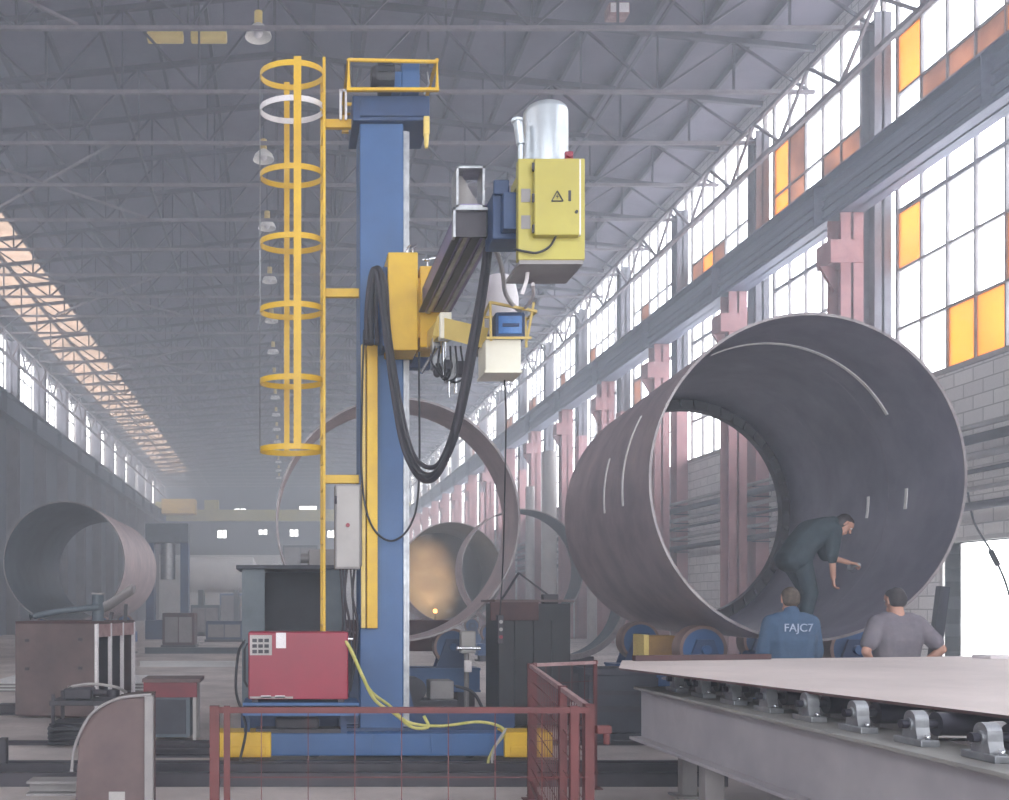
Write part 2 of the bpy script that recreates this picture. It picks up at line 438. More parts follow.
for y in COLY: st(ibeam(XL+.3, y, 0, 15.8, .6, .6).build('column', 'colgray'))
# crane runway beams
def runway(x, name, m):
    b = MB(); z0, z1 = 10.96, 12.1
    b.box(x-.3, x+.3, Y0+.1, Y1-.1, z0, z0+.05).box(x-.3, x+.3, Y0+.1, Y1-.1, z1-.05, z1).box(x-.03, x+.03, Y0+.1, Y1-.1, z0, z1)
    y = Y0+1
    while y < Y1-1:
        b.box(x-.28, x+.28, y-.015, y+.015, z0, z1); y += 6.0
    for z in (z0+.3, z0+.52, z0+.74): b.box(x-.10, x-.05, Y0+.1, Y1-.1, z-.03, z+.03)
    b.box(x-.06, x+.06, Y0+.1, Y1-.1, z1, z1+.12)
    return st(b.build(name, m))
runway(13.5, 'beam_right_runway', 'beam'); runway(XL+1.1, 'beam_left_runway', 'darkwall')
# door on the right wall
b = MB()
b.box(XR-.05, XR+.4, 18.3, 18.4, 0, 3.05).box(XR-.05, XR+.4, 21.9, 22.0, 0, 3.05).box(XR-.05, XR+.4, 18.3, 22.0, 2.95, 3.05)
d = st(b.build('door_1', 'greylt'))
MB().box(XR+.42, XR+.46, 21.95, 24.9, .05, 2.95).build('leaf', 'greylt', d)
# pipes along the right wall
for z, r, m in ((4.95,.10,'dark'),(4.6,.07,'grey'),(4.3,.05,'dark'),(3.95,.05,'grey'),(3.6,.09,'dark'),(5.2,.05,'grey')):
    p = MB(); X = 13.9
    p.cyl((X,Y0+.1,z),(X,Y1-.1,z), r, r, 10)
    y = COLY[0]
    o = p.build('service_pipe', m)
    tag(o, {4.95:'thick dark service pipe along the right wall, second from the top',4.6:'grey service pipe just under the thick dark one on the right wall',4.3:'thin dark conduit along the right wall under the grey pipe',3.95:'thin grey conduit along the right wall above the lowest pipe',3.6:'thick dark lowest pipe along the right wall',5.2:'thin grey topmost pipe along the right wall under the windows'}[z], 'pipe', 'service pipes on the right wall')
    br = MB()
    pass
    for y in COLY[3:]: MB().bar((X, y-.36, z-r-.02), (XR-.01, y-.36, z-r-.02), .04).build('bracket', 'dark', o)
# downpipes between columns, pale verticals by the wall
for px, Yd, w in ((549, 45, .34), (530, 49, .22), (592, 39, .18)):
    X = W(px, 0, Yd).x
    o = MB().cyl((X, Yd, 0.0), (X, Yd, 8.5 if w > .3 else 7.4), w, w, 14).build('downpipe', 'greylt')
    tag(o, {549:'thick pale vertical duct standing beyond the big pipe',530:'slim pale vertical pipe beside the thin upright ring',592:'thin pale vertical pipe partly behind the big pipe'}[px], 'pipe', 'vertical pipes by the right wall')

# floor rails
for y, nm in ((9.97,'front'),(11.45,'rear')):
    b = MB(); X0_, X1_ = -14.0, 13.5
    b.box(X0_, X1_, y-.06, y+.06, 0, .012).box(X0_, X1_, y-.012, y+.012, .012, .035).box(X0_, X1_, y-.03, y+.03, .035, .05)
    tag(b.build('floor_rail', 'dark'), 'dark steel floor rail under the %s beam of the blue machine base' % nm, 'rail', 'floor rails of the manipulator')
b = MB().box(-14, 3.9, 8.95, 9.2, 0, .07, .01).box(-14, 3.9, 8.80, 8.84, 0, .12).box(-14,3.9,9.31,9.35,0,.12)
tag(b.build('cable_trough', 'dark'), 'dark long cable trough on the floor before the blue machine base', 'cable trough')

# haze
hz = bpy.data.materials.new('haze'); hz.use_nodes = True; nt = hz.node_tree
for n in list(nt.nodes): nt.nodes.remove(n)
o_ = nt.nodes.new('ShaderNodeOutputMaterial'); vs_ = nt.nodes.new('ShaderNodeVolumeScatter')
vs_.inputs['Color'].default_value = (.82,.90,1,1); vs_.inputs['Density'].default_value = .0095; vs_.inputs['Anisotropy'].default_value = .25
nt.links.new(vs_.outputs[0], o_.inputs['Volume'])
h = MB().box(XL+.02, XR-.02, Y0+.02, Y1-.02, .01, 15.9).build('haze', hz)
tag(h, 'thin bluish smoke haze filling the hall', 'haze', kind='stuff')
# ------------------------------------------------------------------ light
w = bpy.data.worlds.new('sky'); SC.world = w; w.use_nodes = True
bg = w.node_tree.nodes['Background']; bg.inputs[0].default_value = (.93,.96,1,1); bg.inputs[1].default_value = 7.0
def portal(name, loc, rot, sx, sy):
    l = bpy.data.lights.new(name, 'AREA'); l.shape = 'RECTANGLE'; l.size = sx; l.size_y = sy; l.energy = 1
    l.cycles.is_portal = True
    o = bpy.data.objects.new(name, l); COL.objects.link(o); o.location = loc; o.rotation_euler = rot; return o
portal('window_portal_right', (XR+.3, (Y0+Y1)/2, 11.6), (0, PI/2, 0), 9.6, Y1-Y0)
portal('window_portal_left', (XL-.3, (Y0+Y1)/2, 14.5), (0, -PI/2, 0), 3.2, Y1-Y0)
portal('door_portal_right', (XR+.36, 20.15, 1.5), (0, PI/2, 0), 2.9, 3.5)
portal('added_opening_portal', (-.5, Y0-.35, 7.25), (PI/2, 0, 0), 21, 14.5)  # samples sky through the openings added behind the camera
vs = SC.view_settings; vs.view_transform = 'Standard'; vs.look = 'None'; vs.gamma = 1; vs.exposure = 0; vs.use_curve_mapping = False
cy = SC.cycles
cy.max_bounces = 8; cy.diffuse_bounces = 5; cy.glossy_bounces = 3; cy.volume_bounces = 1; cy.transparent_max_bounces = 16; cy.transmission_bounces = 4
cy.use_denoising = True; cy.sample_clamp_indirect = 6; cy.caustics_reflective = False; cy.caustics_refractive = False
cy.volume_step_rate = 4
# ================================================================== WELDING MANIPULATOR (blue mast, boom, ladder)
mp_ = empty('welding_manipulator', (1.0, 10.65, 0), 'tall blue mast with yellow caged ladder, boom and wide floor base', 'welding machine')
def P(name, b, m, parent=mp_): return b.build(name, m, parent)
# base
b = MB().box(-.5, 2.6, 10.2, 10.5, .06, .29, .012)
for x in (.2, .9, 1.5, 2.1): b.box(x-.01, x+.01, 10.185, 10.2, .07, .28)
P('base_beam', b, 'blue')
P('base_beam', MB().box(-.5, 2.6, 11.3, 11.6, .10, .40, .012), 'blue2')
for x in (.70, 1.33): P('base_cross_beam', MB().box(x-.10, x+.10, 10.5, 11.3, .10, .34, .01), 'blue2')
for xa, xb in ((-.69,-.14),(2.23,2.72)):
    c = P('end_cap', MB().box(xa, xb, 10.16, 10.54, .05, .305, .012), 'yellow')
    c['label'] = 'yellow end cap'
    P('wheel_cover_plate', MB().box(xa+.06, xb-.06, 10.145, 10.16, .08, .16, .003), 'yellow', c)
for y in (10.33, 11.45):
    for x in (-.3, .3, 1.9, 2.4):
        P('wheel', MB().cyl((x,y-.05,.12),(x,y+.05,.12),.09,.09,20).cyl((x,y-.065,.12),(x,y+.065,.12),.03,.03,12), 'dark')
# platform for the power source
b = MB().box(-.42, .74, 9.93, 10.48, .565, .63, .008).box(-.42,.74, 9.93, 9.96, .50, .60)
P('platform', b, 'blue')
for x in (-.39, .60):
    for y in (10.24, 10.45): P('platform_leg', MB().box(x-.03, x+.03, y-.03, y+.03, .28, .57), 'blue2')
P('cable_tray', MB().box(-.3, .6, 10.22, 10.46, .29, .33).box(-.1,.35,10.25,10.4,.33,.44,.02), 'dark')
# mast
b = MB().box(.78, 1.235, 10.42, 10.95, .29, 6.62, .012)
P('mast', b, 'blue')
b = MB()
for x, sg in ((.78,-1),(1.235,1)):
    b.prism([(0,0),(sg*.18,0),(0,.75)], (x, 10.55, .29), (1,0,0), (0,0,1), (0,1,0), .02)
    b.prism([(0,0),(sg*.18,0),(0,.75)], (x, 10.80, .29), (1,0,0), (0,0,1), (0,1,0), .02)
b.box(.62, 1.42, 10.4, 11.0, .29, .32)
P('base_gusset', b, 'blue2')
P('guide_rail', MB().box(1.235, 1.275, 10.44, 10.50, .33, 6.55, .004).box(1.275,1.30,10.455,10.485,.33,6.55), 'steel')
P('guide_rail', MB().box(1.235, 1.275, 10.85, 10.91, .33, 6.55, .004), 'steel')
P('gear_rack', MB().box(1.24, 1.26, 10.62, 10.70, .33, 6.55), 'dark')
# head
hd = P('mast_head', MB().box(.70, 1.50, 10.36, 11.02, 6.62, 6.88, .012).box(.78,1.44,10.34,10.36,6.66,6.84), 'blue2')
P('gearbox', MB().box(1.20, 1.39, 10.30, 10.60, 6.88, 7.20, .015).box(1.10,1.20,10.30,10.5,6.93,7.10,.01), 'blue', hd)
b = MB().cyl((.93,10.30,7.03),(1.12,10.30,7.03),.125,.125,24).cyl((.885,10.30,7.03),(.93,10.30,7.03),.10,.118,24)
for k in range(10):
    t = 2*PI*k/10; b.bar((.95,10.30+.13*math.cos(t),7.03+.13*math.sin(t)),(1.10,10.30+.13*math.cos(t),7.03+.13*math.sin(t)),.012,.012)
b.box(.96,1.10,10.25,10.40,6.88,6.95)
P('hoist_motor', b, 'black', hd)
b = MB()
zt = 7.16
for y in (10.2, 11.1):
    b.tube([(.65,y,6.86),(.65,y,zt),(1.55,y,zt-.02),(1.55,y,6.86)], .02, 8)
for x in (.65, 1.55): b.tube([(x,10.2,zt),(x,11.1,zt)], .02, 8)
for z in (7.05,): b.tube([(.65,10.2,z),(.65,11.1,z)], .015, 8).tube([(.65,11.1,z),(1.55,11.1,z)], .015, 8)
b.box(.63,1.57,10.18,10.22,6.84,6.87).box(.63,1.57,11.08,11.12,6.84,6.87)
P('guard_rail', b, 'yellow', hd)
P('limit_switch', MB().box(1.43,1.49,10.3,10.36,6.45,6.64,.008).cyl((1.46,10.33,6.32),(1.46,10.33,6.46),.018,.03,10), 'armyel', hd)
P('limit_switch', MB().tube([(1.44,10.38,6.9),(1.49,10.36,7.0),(1.47,10.36,7.12)],.012,6), 'steel', hd)
b = MB()
for x in (.585,.64): b.box(x-.012,x+.012,10.5,10.52,6.70,7.02)
P('access_rail', b.box(.57,.655,10.5,10.52,7.0,7.02), 'white', hd)
# ladder
ld = P('ladder', MB().box(.395,.425,10.47,10.53,.66,7.34,.004), 'yellow'); ld['label'] = 'yellow caged ladder'
P('side_rail', MB().box(.385,.415,10.87,10.93,.66,7.34,.004), 'yellow', ld)
z = .8
while z < 7.25:
    P('rung', MB().cyl((.405,10.53,z),(.405,10.87,z),.012,.012,8), 'yellow', ld); z += .29
def hoop(z):
    b = MB(); n = 44; pts = []
    for k in range(n):
        t = 2*PI*k/n; pts.append((.075+.335*math.cos(t), 10.70+.25*math.sin(t)))
    vs = []
    for x, y in pts:
        dx, dy = (x-.075)/.335, (y-10.7)/.25; L = math.hypot(dx,dy)
        for o, zz in ((0,-.03),(.008,-.03),(.008,.03),(0,.03)): vs.append((x+dx/L*o, y+dy/L*o, z+zz))
    for q in range(4):
        b.add([Vector(v) for v in vs], [(k*4+q,((k+1)%n)*4+q,((k+1)%n)*4+(q+1)%4,k*4+(q+1)%4) for k in range(n)], True)
    return b
for i, z in enumerate((7.27,6.90,6.19,5.47,4.75,3.99,3.26)):
    h = P('cage_hoop', hoop(z), 'white' if i == 1 else 'yellow', ld)  # second hoop alone is coloured white
    if i == 1: h['label'] = 'whitish hoop, second from the top'
P('cage_bar', MB().box(.09,.17,10.438,10.450,3.23,7.33), 'yellow', ld)
P('cage_bar', MB().box(-.01,.05,10.955,10.965,3.23,7.33), 'yellow', ld)
P('cage_bar', MB().cyl((-.268,10.70,3.26),(-.268,10.70,7.27),.006,.006,6), 'steel', ld)
for z in (6.69, 4.90, 2.93): P('wall_bracket', MB().box(.42,.79,10.56,10.62,z-.045,z+.045,.004), 'yellow', ld)
# cable duct on the mast front
P('cable_duct', MB().box(.845,.955,10.30,10.42,1.36,4.28,.006), 'yellow')
P('cable_duct', MB().box(.79,.835,10.36,10.42,1.36,4.30,.004), 'armyel')
eb = P('control_box', MB().box(.515,.775,10.28,10.50,1.97,2.84,.008).box(.765,.80,10.36,10.50,2.0,2.8), 'grey')
P('door', MB().box(.53,.76,10.268,10.28,1.99,2.82,.004), 'greylt', eb)
P('switch', MB().cyl((.645,10.25,2.42),(.645,10.268,2.42),.02,.022,12), 'red', eb)
P('hinge', MB().cyl((.522,10.27,2.64),(.522,10.27,2.72),.012,.012,8), 'dark', eb)
b = MB()
for k, (x, m) in enumerate(((.60,0),(.64,0),(.68,0),(.72,0),(.57,0))):
    b.tube(spline([(x,10.38,1.97),(x+.02*(-1)**k,10.36,1.7),(x+.03,10.38,1.4),(x+.05*(1-k*.3),10.4,1.0),(.68,10.46,.7)],6),.010+.004*(k%2),7)
P('control_cable', b, 'dark', eb)
# carriage
ca = P('carriage', MB().box(1.03,1.33,10.0,10.40,4.15,5.13,.012), 'yellow')
P('carriage_block', MB().box(1.36,1.62,10.08,10.5,4.20,5.02,.012).box(1.33,1.36,10.1,10.5,4.3,4.9), 'yellow', ca)
P('carriage_rear', MB().box(.98,1.03,10.05,10.42,4.2,5.0,.01).box(1.0,1.6,10.97,11.1,4.2,5.0,.01).box(1.30,1.36,10.4,11.1,4.2,5.0), 'blue2', ca)
for x in (1.25,1.31): P('grease_pipe', MB().tube(spline([(x,10.2,5.12),(x-.01,10.18,5.22),(x+.03,10.16,5.26)],5),.008,6), 'chrome', ca)
P('valve', MB().cyl((1.45,10.2,5.02),(1.45,10.2,5.10),.012,.012,8).ell((1.45,10.2,5.12),(.03,.02,.02)).bar((1.40,10.2,5.12),(1.54,10.2,5.14),.01), 'chrome', ca)
# boom
bo = P('boom', MB().box(1.385,1.67,7.95,10.1,4.55,4.565).box(1.385,1.40,7.95,10.1,4.565,4.79).box(1.655,1.67,7.95,10.1,4.565,4.79).box(1.385,1.67,7.95,10.1,4.775,4.79), 'boombody')
for x in (1.44,1.61): P('slide_rail', MB().box(x-.018,x+.018,7.95,10.05,4.525,4.55,.003), 'steel', bo)
P('lower_flange', MB().box(1.345,1.40,7.95,10.05,4.54,4.555).box(1.49,1.56,7.95,10.0,4.535,4.55), 'dark', bo)
fr = MB()
X0_,X1_,Z0_,Z1_ = 1.35,1.575,4.735,5.06
for y0 in (7.88,):
    fr.box(X0_,X0_+.018,y0,y0+.22,Z0_,Z1_).box(X1_-.018,X1_,y0,y0+.22,Z0_,Z1_).box(X0_,X1_,y0,y0+.22,Z1_-.018,Z1_).box(X0_,X1_,y0,y0+.22,Z0_,Z0_+.018)
P('end_hood', fr, 'steel', bo)
P('hood_plate', MB().prism([(0,0),(.19,.0),(.19,.05),(.05,.29),(0,.29)],(1.368,8.02,4.753),(1,0,0),(0,0,1),(0,1,0),.008), 'grey', bo)
fr = MB()
fr.box(1.325,1.345,7.88,7.95,4.5,4.735).box(1.60,1.62,7.88,7.95,4.5,4.735).box(1.325,1.62,7.88,7.95,4.715,4.735)
P('end_frame', fr, 'steel', bo)
P('end_plate', MB().box(1.345,1.60,7.93,7.95,4.52,4.72), 'dark', bo)
P('cross_slide', MB().box(1.60,1.90,7.70,8.0,4.42,4.78,.012).box(1.66,1.90,7.60,7.70,4.46,4.74,.008).box(1.60,1.72,7.66,7.7,4.75,4.86,.01), 'blue2', bo)
# operator panel arm, box, monitor
ar = P('panel_arm', MB().bar((1.50,10.1,4.27),(1.53,9.55,4.25),.14,.17).bar((1.48,9.62,4.28),(1.80,9.12,4.04),.10,.18), 'armyel')
P('arm_collar', MB().box(1.47,1.58,9.48,9.60,4.13,4.38,.01), 'cream', ar)
P('panel_box', MB().box(1.80,2.12,8.98,9.32,3.70,3.985,.008).box(1.79,2.13,8.97,9.33,3.685,3.705), 'cream', ar)
b = MB()
for x in (1.83,2.22):
    b.bar((x,8.92,4.30),(x+(.02 if x < 2 else -.05),8.98,3.97),.02).bar((x,9.24,4.26),(x,9.2,3.97),.02)
b.bar((1.83,8.92,4.30),(2.24,8.92,4.22),.022).bar((1.83,9.24,4.26),(2.24,9.24,4.24),.02).bar((1.83,8.92,4.30),(1.83,9.24,4.26),.02).bar((2.24,8.92,4.22),(2.24,9.24,4.24),.02)
b.bar((1.80,8.93,3.985),(2.2,8.93,3.985),.02)
P('monitor_guard', b, 'armyel', ar)
P('screen_bar', MB().box(1.95,2.1,8.962,8.968,4.095,4.125), 'blue2', ar)
mo = P('monitor', MB().box(1.89,2.16,8.98,9.22,3.99,4.235,.02), 'blue2', ar)
P('screen', MB().box(1.915,2.125,8.968,8.98,4.035,4.195,.004), 'screen', ar)
P('wire_drum', MB().lathe((2.03,9.5,4.15),(0,0,1),[(0,0),(.15,0),(.185,.08),(.185,.36),(.16,.48),(.10,.57),(0,.58)],28), 'white', ar)
P('drum_base', MB().box(1.83,2.03,9.4,9.65,3.99,4.15,.02), 'dark', ar)
# welding head
wh = P('welding_head', MB().box(1.44,1.52,9.78,9.92,3.92,4.22,.01).box(1.56,1.66,9.72,9.85,3.78,4.02,.015), 'steel')
b = MB().tube(spline([(1.50,9.78,4.12),(1.40,9.72,3.98),(1.32,9.7,3.85)],6),.018,8)
b.cyl((1.54,9.7,4.15),(1.54,9.7,3.80),.022,.022,10).cyl((1.60,9.74,3.8),(1.60,9.74,3.62),.02,.012,10).cyl((1.66,9.74,4.0),(1.66,9.74,3.66),.014,.014,8)
P('torch', b, 'chrome', wh)
b = MB()
for k in range(6):
    b.tube(spline([(1.46+.05*k,9.74,4.12),(1.42+.06*k,9.66,3.94-.03*k),(1.56,9.68+.02*k,3.80),(1.62-.03*k,9.72,3.95)],6),.010,6)
P('torch_hose', b, 'black', wh)
b = MB().ell((1.58,9.7,3.92),(.05,.05,.06)).ell((1.48,9.72,3.86),(.04,.04,.05)).box(1.66,1.78,9.74,9.86,3.84,3.98,.01)
P('slide_knob', b, 'dark', wh)

# ---- flux unit on the boom tip
fx = empty('flux_recovery_unit', (2.0, 7.72, 4.19), 'yellow cabinet with silver cylinder on top, hung at the boom tip', 'flux unit')
P('cabinet', MB().box(1.75,2.25,7.50,7.58,4.19,4.95,.006).box(1.80,2.25,7.58,7.97,4.85,4.93), 'yellow2', fx)
P('tray', MB().box(1.76,2.24,7.51,7.97,4.16,4.19), 'grey', fx); P('back_frame', MB().box(1.9,2.24,7.58,7.95,4.19,4.85,.01), 'dark', fx)
d = P('door', MB().box(1.855,2.19,7.43,7.50,4.35,4.92,.008), 'yellow2', fx)
P('lock', MB().cyl((2.165,7.418,4.52),(2.165,7.43,4.52),.012,.012,12), 'black', d)
b = MB()
o = Vector((1.98,7.427,4.60)); t = [(0,0),(.085,0),(.0425,.075)]
for i in range(3):
    p, q = t[i], t[(i+1)%3]; b.bar((o.x+p[0],o.y,o.z+p[1]),(o.x+q[0],o.y,o.z+q[1]),.008,.008)
b.prism([(.045,.058),(.032,.03),(.043,.032),(.038,.012),(.054,.038),(.043,.037)],(o.x,7.429,o.z),(1,0,0),(0,0,1),(0,-1,0),.005)
P('warning_triangle', b, 'black', d)
P('nameplate', MB().box(2.105,2.125,7.427,7.43,4.60,4.68), 'dark', d)
P('edge_strip', MB().box(2.192,2.205,7.45,7.50,4.36,4.92), 'white', d)
for z in (4.40,4.63,4.86): P('hinge', MB().cyl((1.85,7.445,z-.03),(1.85,7.445,z+.03),.012,.012,10), 'dark', d)
for k in range(2): P('vent', MB().box(1.77,1.84,7.494,7.50,4.42+.2*k,4.52+.2*k), 'grey', fx)
tk = P('tank', MB().lathe((2.01,7.72,4.95),(0,0,1),[(0,0),(.172,0),(.172,.43),(.165,.46),(.14,.485),(.06,.495),(0,.495)],36), 'silver', fx)
P('band', MB().ring((2.01,7.72,4.95),(0,0,1),.172,.178,.02,n=36,L0=.40), 'steel', tk)
P('drain_valve', MB().cyl((1.79,7.6,4.95),(1.79,7.6,5.10),.02,.02,10).cyl((1.79,7.6,5.10),(1.77,7.6,5.27),.032,.036,12).cyl((1.765,7.6,5.27),(1.765,7.6,5.29),.045,.045,12), 'silver', fx)
P('push_button', MB().cyl((2.13,7.47,4.97),(2.13,7.49,4.97),.022,.022,14).box(2.10,2.16,7.49,7.52,4.94,5.0,.005), 'red', fx)
P('door_cable', MB().tube(spline([(2.02,7.46,4.35),(1.97,7.45,4.27),(1.88,7.45,4.225),(1.80,7.47,4.24),(1.72,7.5,4.27)],8),.009,7), 'black', fx)
P('drain_hose', MB().tube(spline([(1.87,7.7,4.19),(1.86,7.7,4.1),(1.83,7.72,4.0)],6),.015,8), 'white', fx)

# ---- red power source on the platform
ws = empty('welding_power_source', (.12, 10.2, .63), 'red welding power source standing on the blue machine platform', 'welder')
P('case', MB().box(-.365,.63,9.95,10.42,.66,1.33,.012), 'red', ws)
P('skid', MB().box(-.33,-.27,9.97,10.42,.63,.66).box(.53,.59,9.97,10.42,.63,.66), 'dark', ws)
cp = P('control_panel', MB().box(-.35,-.13,9.945,9.95,1.10,1.30,.001), 'greylt', ws)
for r in range(3):
    for c in range(3):
        P('key', MB().box(-.325+.06*c,-.28+.06*c,9.938,9.945,1.12+.055*r,1.155+.055*r,.003), 'dark', cp)
P('painted_glare', MB().box(-.09,.01,9.945,9.95,1.17,1.325,.003), 'white', ws)  # white patch paints the camera flash's glare on the case
P('front_trim', MB().box(-.35,.08,9.944,9.95,.67,.69), 'greylt', ws)
P('nameplate', MB().box(-.24,-.14,9.944,9.95,.675,.70).box(-.1,0,9.944,9.95,.675,.70), 'white', ws)
for x in (-.375,.64): P('handle', MB().tube([(x,10.0,1.22),(x+(-.03 if x<0 else .03),10.0,1.16),(x+(-.03 if x<0 else .03),10.0,.84),(x,10.0,.78)],.012,8), 'black', ws)
P('terminal', MB().cyl((.63,10.02,1.26),(.68,10.02,1.26),.02,.02,10), 'chrome', ws)

# ---- hoses and cables, each a thing of its own
def cable(name, pts, r, m, label, group=None, n=8):
    P3 = [W(*p) for p in pts]
    o = MB().tube(spline(P3, n), r, 8).build(name, m); tag(o, label, 'cable', group); return o
cable('hose', [(371,345,10.0),(371,300,10.0),(375,271,9.98),(381,275,9.95),(386,320,9.9),(395,390,9.8),(405,440,9.6),(418,470,9.3),(434,474,9.1),(450,450,8.9),(462,410,8.7),(474,350,8.5),(484,290,8.3),(490,240,8.1)], .030, 'black', 'thick black hose looping from the mast down and up to boom tip')
cable('hose', [(367,345,10.02),(367,310,10.02),(371,276,10.0),(376,272,9.97),(383,315,9.92),(392,385,9.82),(402,442,9.62),(416,474,9.32),(432,480,9.12),(447,458,8.92),(458,418,8.72),(470,356,8.52),(481,294,8.32),(488,244,8.12)], .026, 'dark', 'lowest outer dark hose of the hanging loop')
cable('hose', [(377,345,10.05),(376,300,10.04),(380,274,10.02),(386,285,9.98),(389,330,9.93),(399,395,9.83),(410,445,9.63),(421,464,9.35),(436,466,9.15),(448,445,8.95),(459,405,8.75),(470,345,8.55),(481,285,8.35),(487,242,8.15)], .022, 'dark', 'thinner dark hose inside the loop of the thick black hose')
cable('cable', [(364,330,10.28),(362,400,10.28),(362,480,10.28),(371,524,10.26),(391,541,10.25),(411,524,10.25),(419,480,10.22),(419,352,10.2)], .011, 'black', 'thin black cable sagging across the foot of the blue mast')
cable('cable', [(488,243,8.1),(498,255,8.2),(503,275,8.4),(505,292,8.7),(512,304,8.9),(520,311,9.05)], .02, 'greylt', 'pale flexible conduit curving down to the small monitor')
cable('cable', [(533,284,7.8),(533,296,8.2),(527,306,8.8),(522,310,9.08)], .014, 'white', 'short white cable from the yellow cabinet down to the monitor')
cable('ground_cable', [(345,640,9.97),(352,652,9.9),(362,675,9.8),(375,700,9.85),(395,714,10.02),(412,727,10.15),(428,727,10.13),(424,716,10.18)], .017, 'grn', 'yellow-green cable dropping from red welder to a coil at mast foot', 'earth cables from the welder')
cable('ground_cable', [(348,645,10.0),(356,662,9.95),(370,690,9.95),(390,706,10.05),(408,722,10.15),(440,726,10.13),(480,722,10.13),(504,730,10.12),(494,748,9.95),(488,764,9.7),(496,777,9.3),(516,782,9.02)], .015, 'grn', 'long yellow-green cable running along the base beam to its right end', 'earth cables from the welder')
cable('ground_cable', [(506,729,10.10),(496,745,9.94),(492,762,9.7),(500,776,9.32),(520,780,9.06)], .012, 'greylt', 'short pale cable hanging over the right yellow base end')
cable('power_cable', [(245,640,10.1),(238,655,10.1),(236,690,10.05),(242,712,10.0),(246,730,9.9),(240,760,9.8)], .014, 'black', 'black cable hanging down at the left side of the red welder')
# ================================================================== SHELLS AND PIPES
R = 1.68
def pipe(name, label, c, L, tilt, R=R, th=.028, courses=1, near_edge=True, stiff=False, seams=(), group='rolled steel shells', mo='pipe', mi='pipein', ov=1.0):
    """tilt: angle of the axis from straight ahead, to the right"""
    ax = Vector((math.sin(tilt), math.cos(tilt), 0)); c = Vector(c)
    e = empty(name, (c.x+ax.x*L/2, c.y+ax.y*L/2, c.z-R), label, 'steel pipe', group)
    for k in range(courses):
        l0 = L*k/courses; l1 = L*(k+1)/courses-(.004 if k < courses-1 else 0)
        b = MB(); b.ring(c, ax, R-th, R, l1-l0, L0=l0, n=128, ov=ov)
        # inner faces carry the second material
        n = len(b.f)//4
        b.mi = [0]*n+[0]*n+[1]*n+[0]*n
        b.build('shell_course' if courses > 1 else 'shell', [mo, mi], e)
    if near_edge:
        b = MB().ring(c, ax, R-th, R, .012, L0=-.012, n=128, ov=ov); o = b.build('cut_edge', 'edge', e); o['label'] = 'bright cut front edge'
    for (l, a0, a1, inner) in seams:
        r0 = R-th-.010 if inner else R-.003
        b = MB().ring(c, ax, r0, r0+.014, .05, a0, a1, n=160, L0=l, ov=ov); o = b.build('weld_seam', 'weld', e); o['label'] = 'weld line with painted-in brightness'
    if stiff:
        MB().ring(c, ax, R-.20, R-th, .03, L0=L-.25, n=96, ov=ov).build('stiffening_ring', 'dark', e)
        MB().ring(c, ax, R-.20, R-.185, .12, L0=L-.37, n=96, ov=ov).build('stiffening_flange', 'dark', e)
        rt = ax.cross(Vector((0,0,1)))
        for k in range(48):
            t = 2*PI*k/48; d = rt*math.cos(t)*ov+Vector((0,0,1))*math.sin(t)
            p = c+ax*(L-.25)+d*(R-th-.02); q = c+ax*(L-.36)+d*(R-.17)
            MB().bar(p, q, .012, .05).build('stiffener_tab', 'dark', e)
    return e, ax
big_t = math.radians(4.7)
D = math.radians
bigc = (5.31, 10.2, 2.90)
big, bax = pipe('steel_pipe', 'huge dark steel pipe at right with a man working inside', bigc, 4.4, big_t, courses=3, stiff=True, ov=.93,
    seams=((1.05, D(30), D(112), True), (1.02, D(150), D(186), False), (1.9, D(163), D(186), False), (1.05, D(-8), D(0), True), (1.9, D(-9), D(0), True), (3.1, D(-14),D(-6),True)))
ringc = (1.57, 13.9, 2.79)
pipe('steel_ring', 'large upright narrow steel ring right behind the blue mast', ringc, 1.0, 0, R=1.7, th=.03, seams=(), mo='pipe2', mi='pipe2')
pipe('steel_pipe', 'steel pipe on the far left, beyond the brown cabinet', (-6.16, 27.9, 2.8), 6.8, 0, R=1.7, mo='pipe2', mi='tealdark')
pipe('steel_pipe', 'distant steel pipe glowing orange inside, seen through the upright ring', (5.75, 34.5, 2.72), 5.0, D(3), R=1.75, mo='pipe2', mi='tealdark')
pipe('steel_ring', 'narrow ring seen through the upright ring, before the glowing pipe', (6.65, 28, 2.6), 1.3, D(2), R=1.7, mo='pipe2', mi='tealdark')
fp = [o for o in COL.objects if o.get('label','').startswith('distant steel pipe')][0]
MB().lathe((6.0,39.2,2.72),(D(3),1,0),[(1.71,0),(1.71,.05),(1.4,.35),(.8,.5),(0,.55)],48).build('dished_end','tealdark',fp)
# curved plate half hidden behind the black box
c4 = Vector((4.62, 16.4, 1.72)); e = empty('curved_plate', (4.62, 16.7, .7), 'curved steel plate on blocks, between black box and huge pipe', 'curved plate')
b = MB().ring(c4, (0,1,0), .99, 1.02, .75, D(-125), D(28), n=96); n_ = len(b.f); q = (n_-2)//4
b.mi = [0]*q+[0]*q+[1]*q+[0]*q+[0]*(n_-4*q); b.build('bent_sheet', ['pipe2', 'teal'], e)
MB().ring(c4, (0,1,0), .93, 1.02, .06, D(-125), D(28), n=96, L0=-.06).build('edge_flange', 'edge', e)
MB().box(4.1,5.1,16.5,16.7,0,.75,.01).build('support_block','dark',e); MB().box(4.1,5.1,16.9,17.1,0,.75,.01).build('support_block','dark',e)

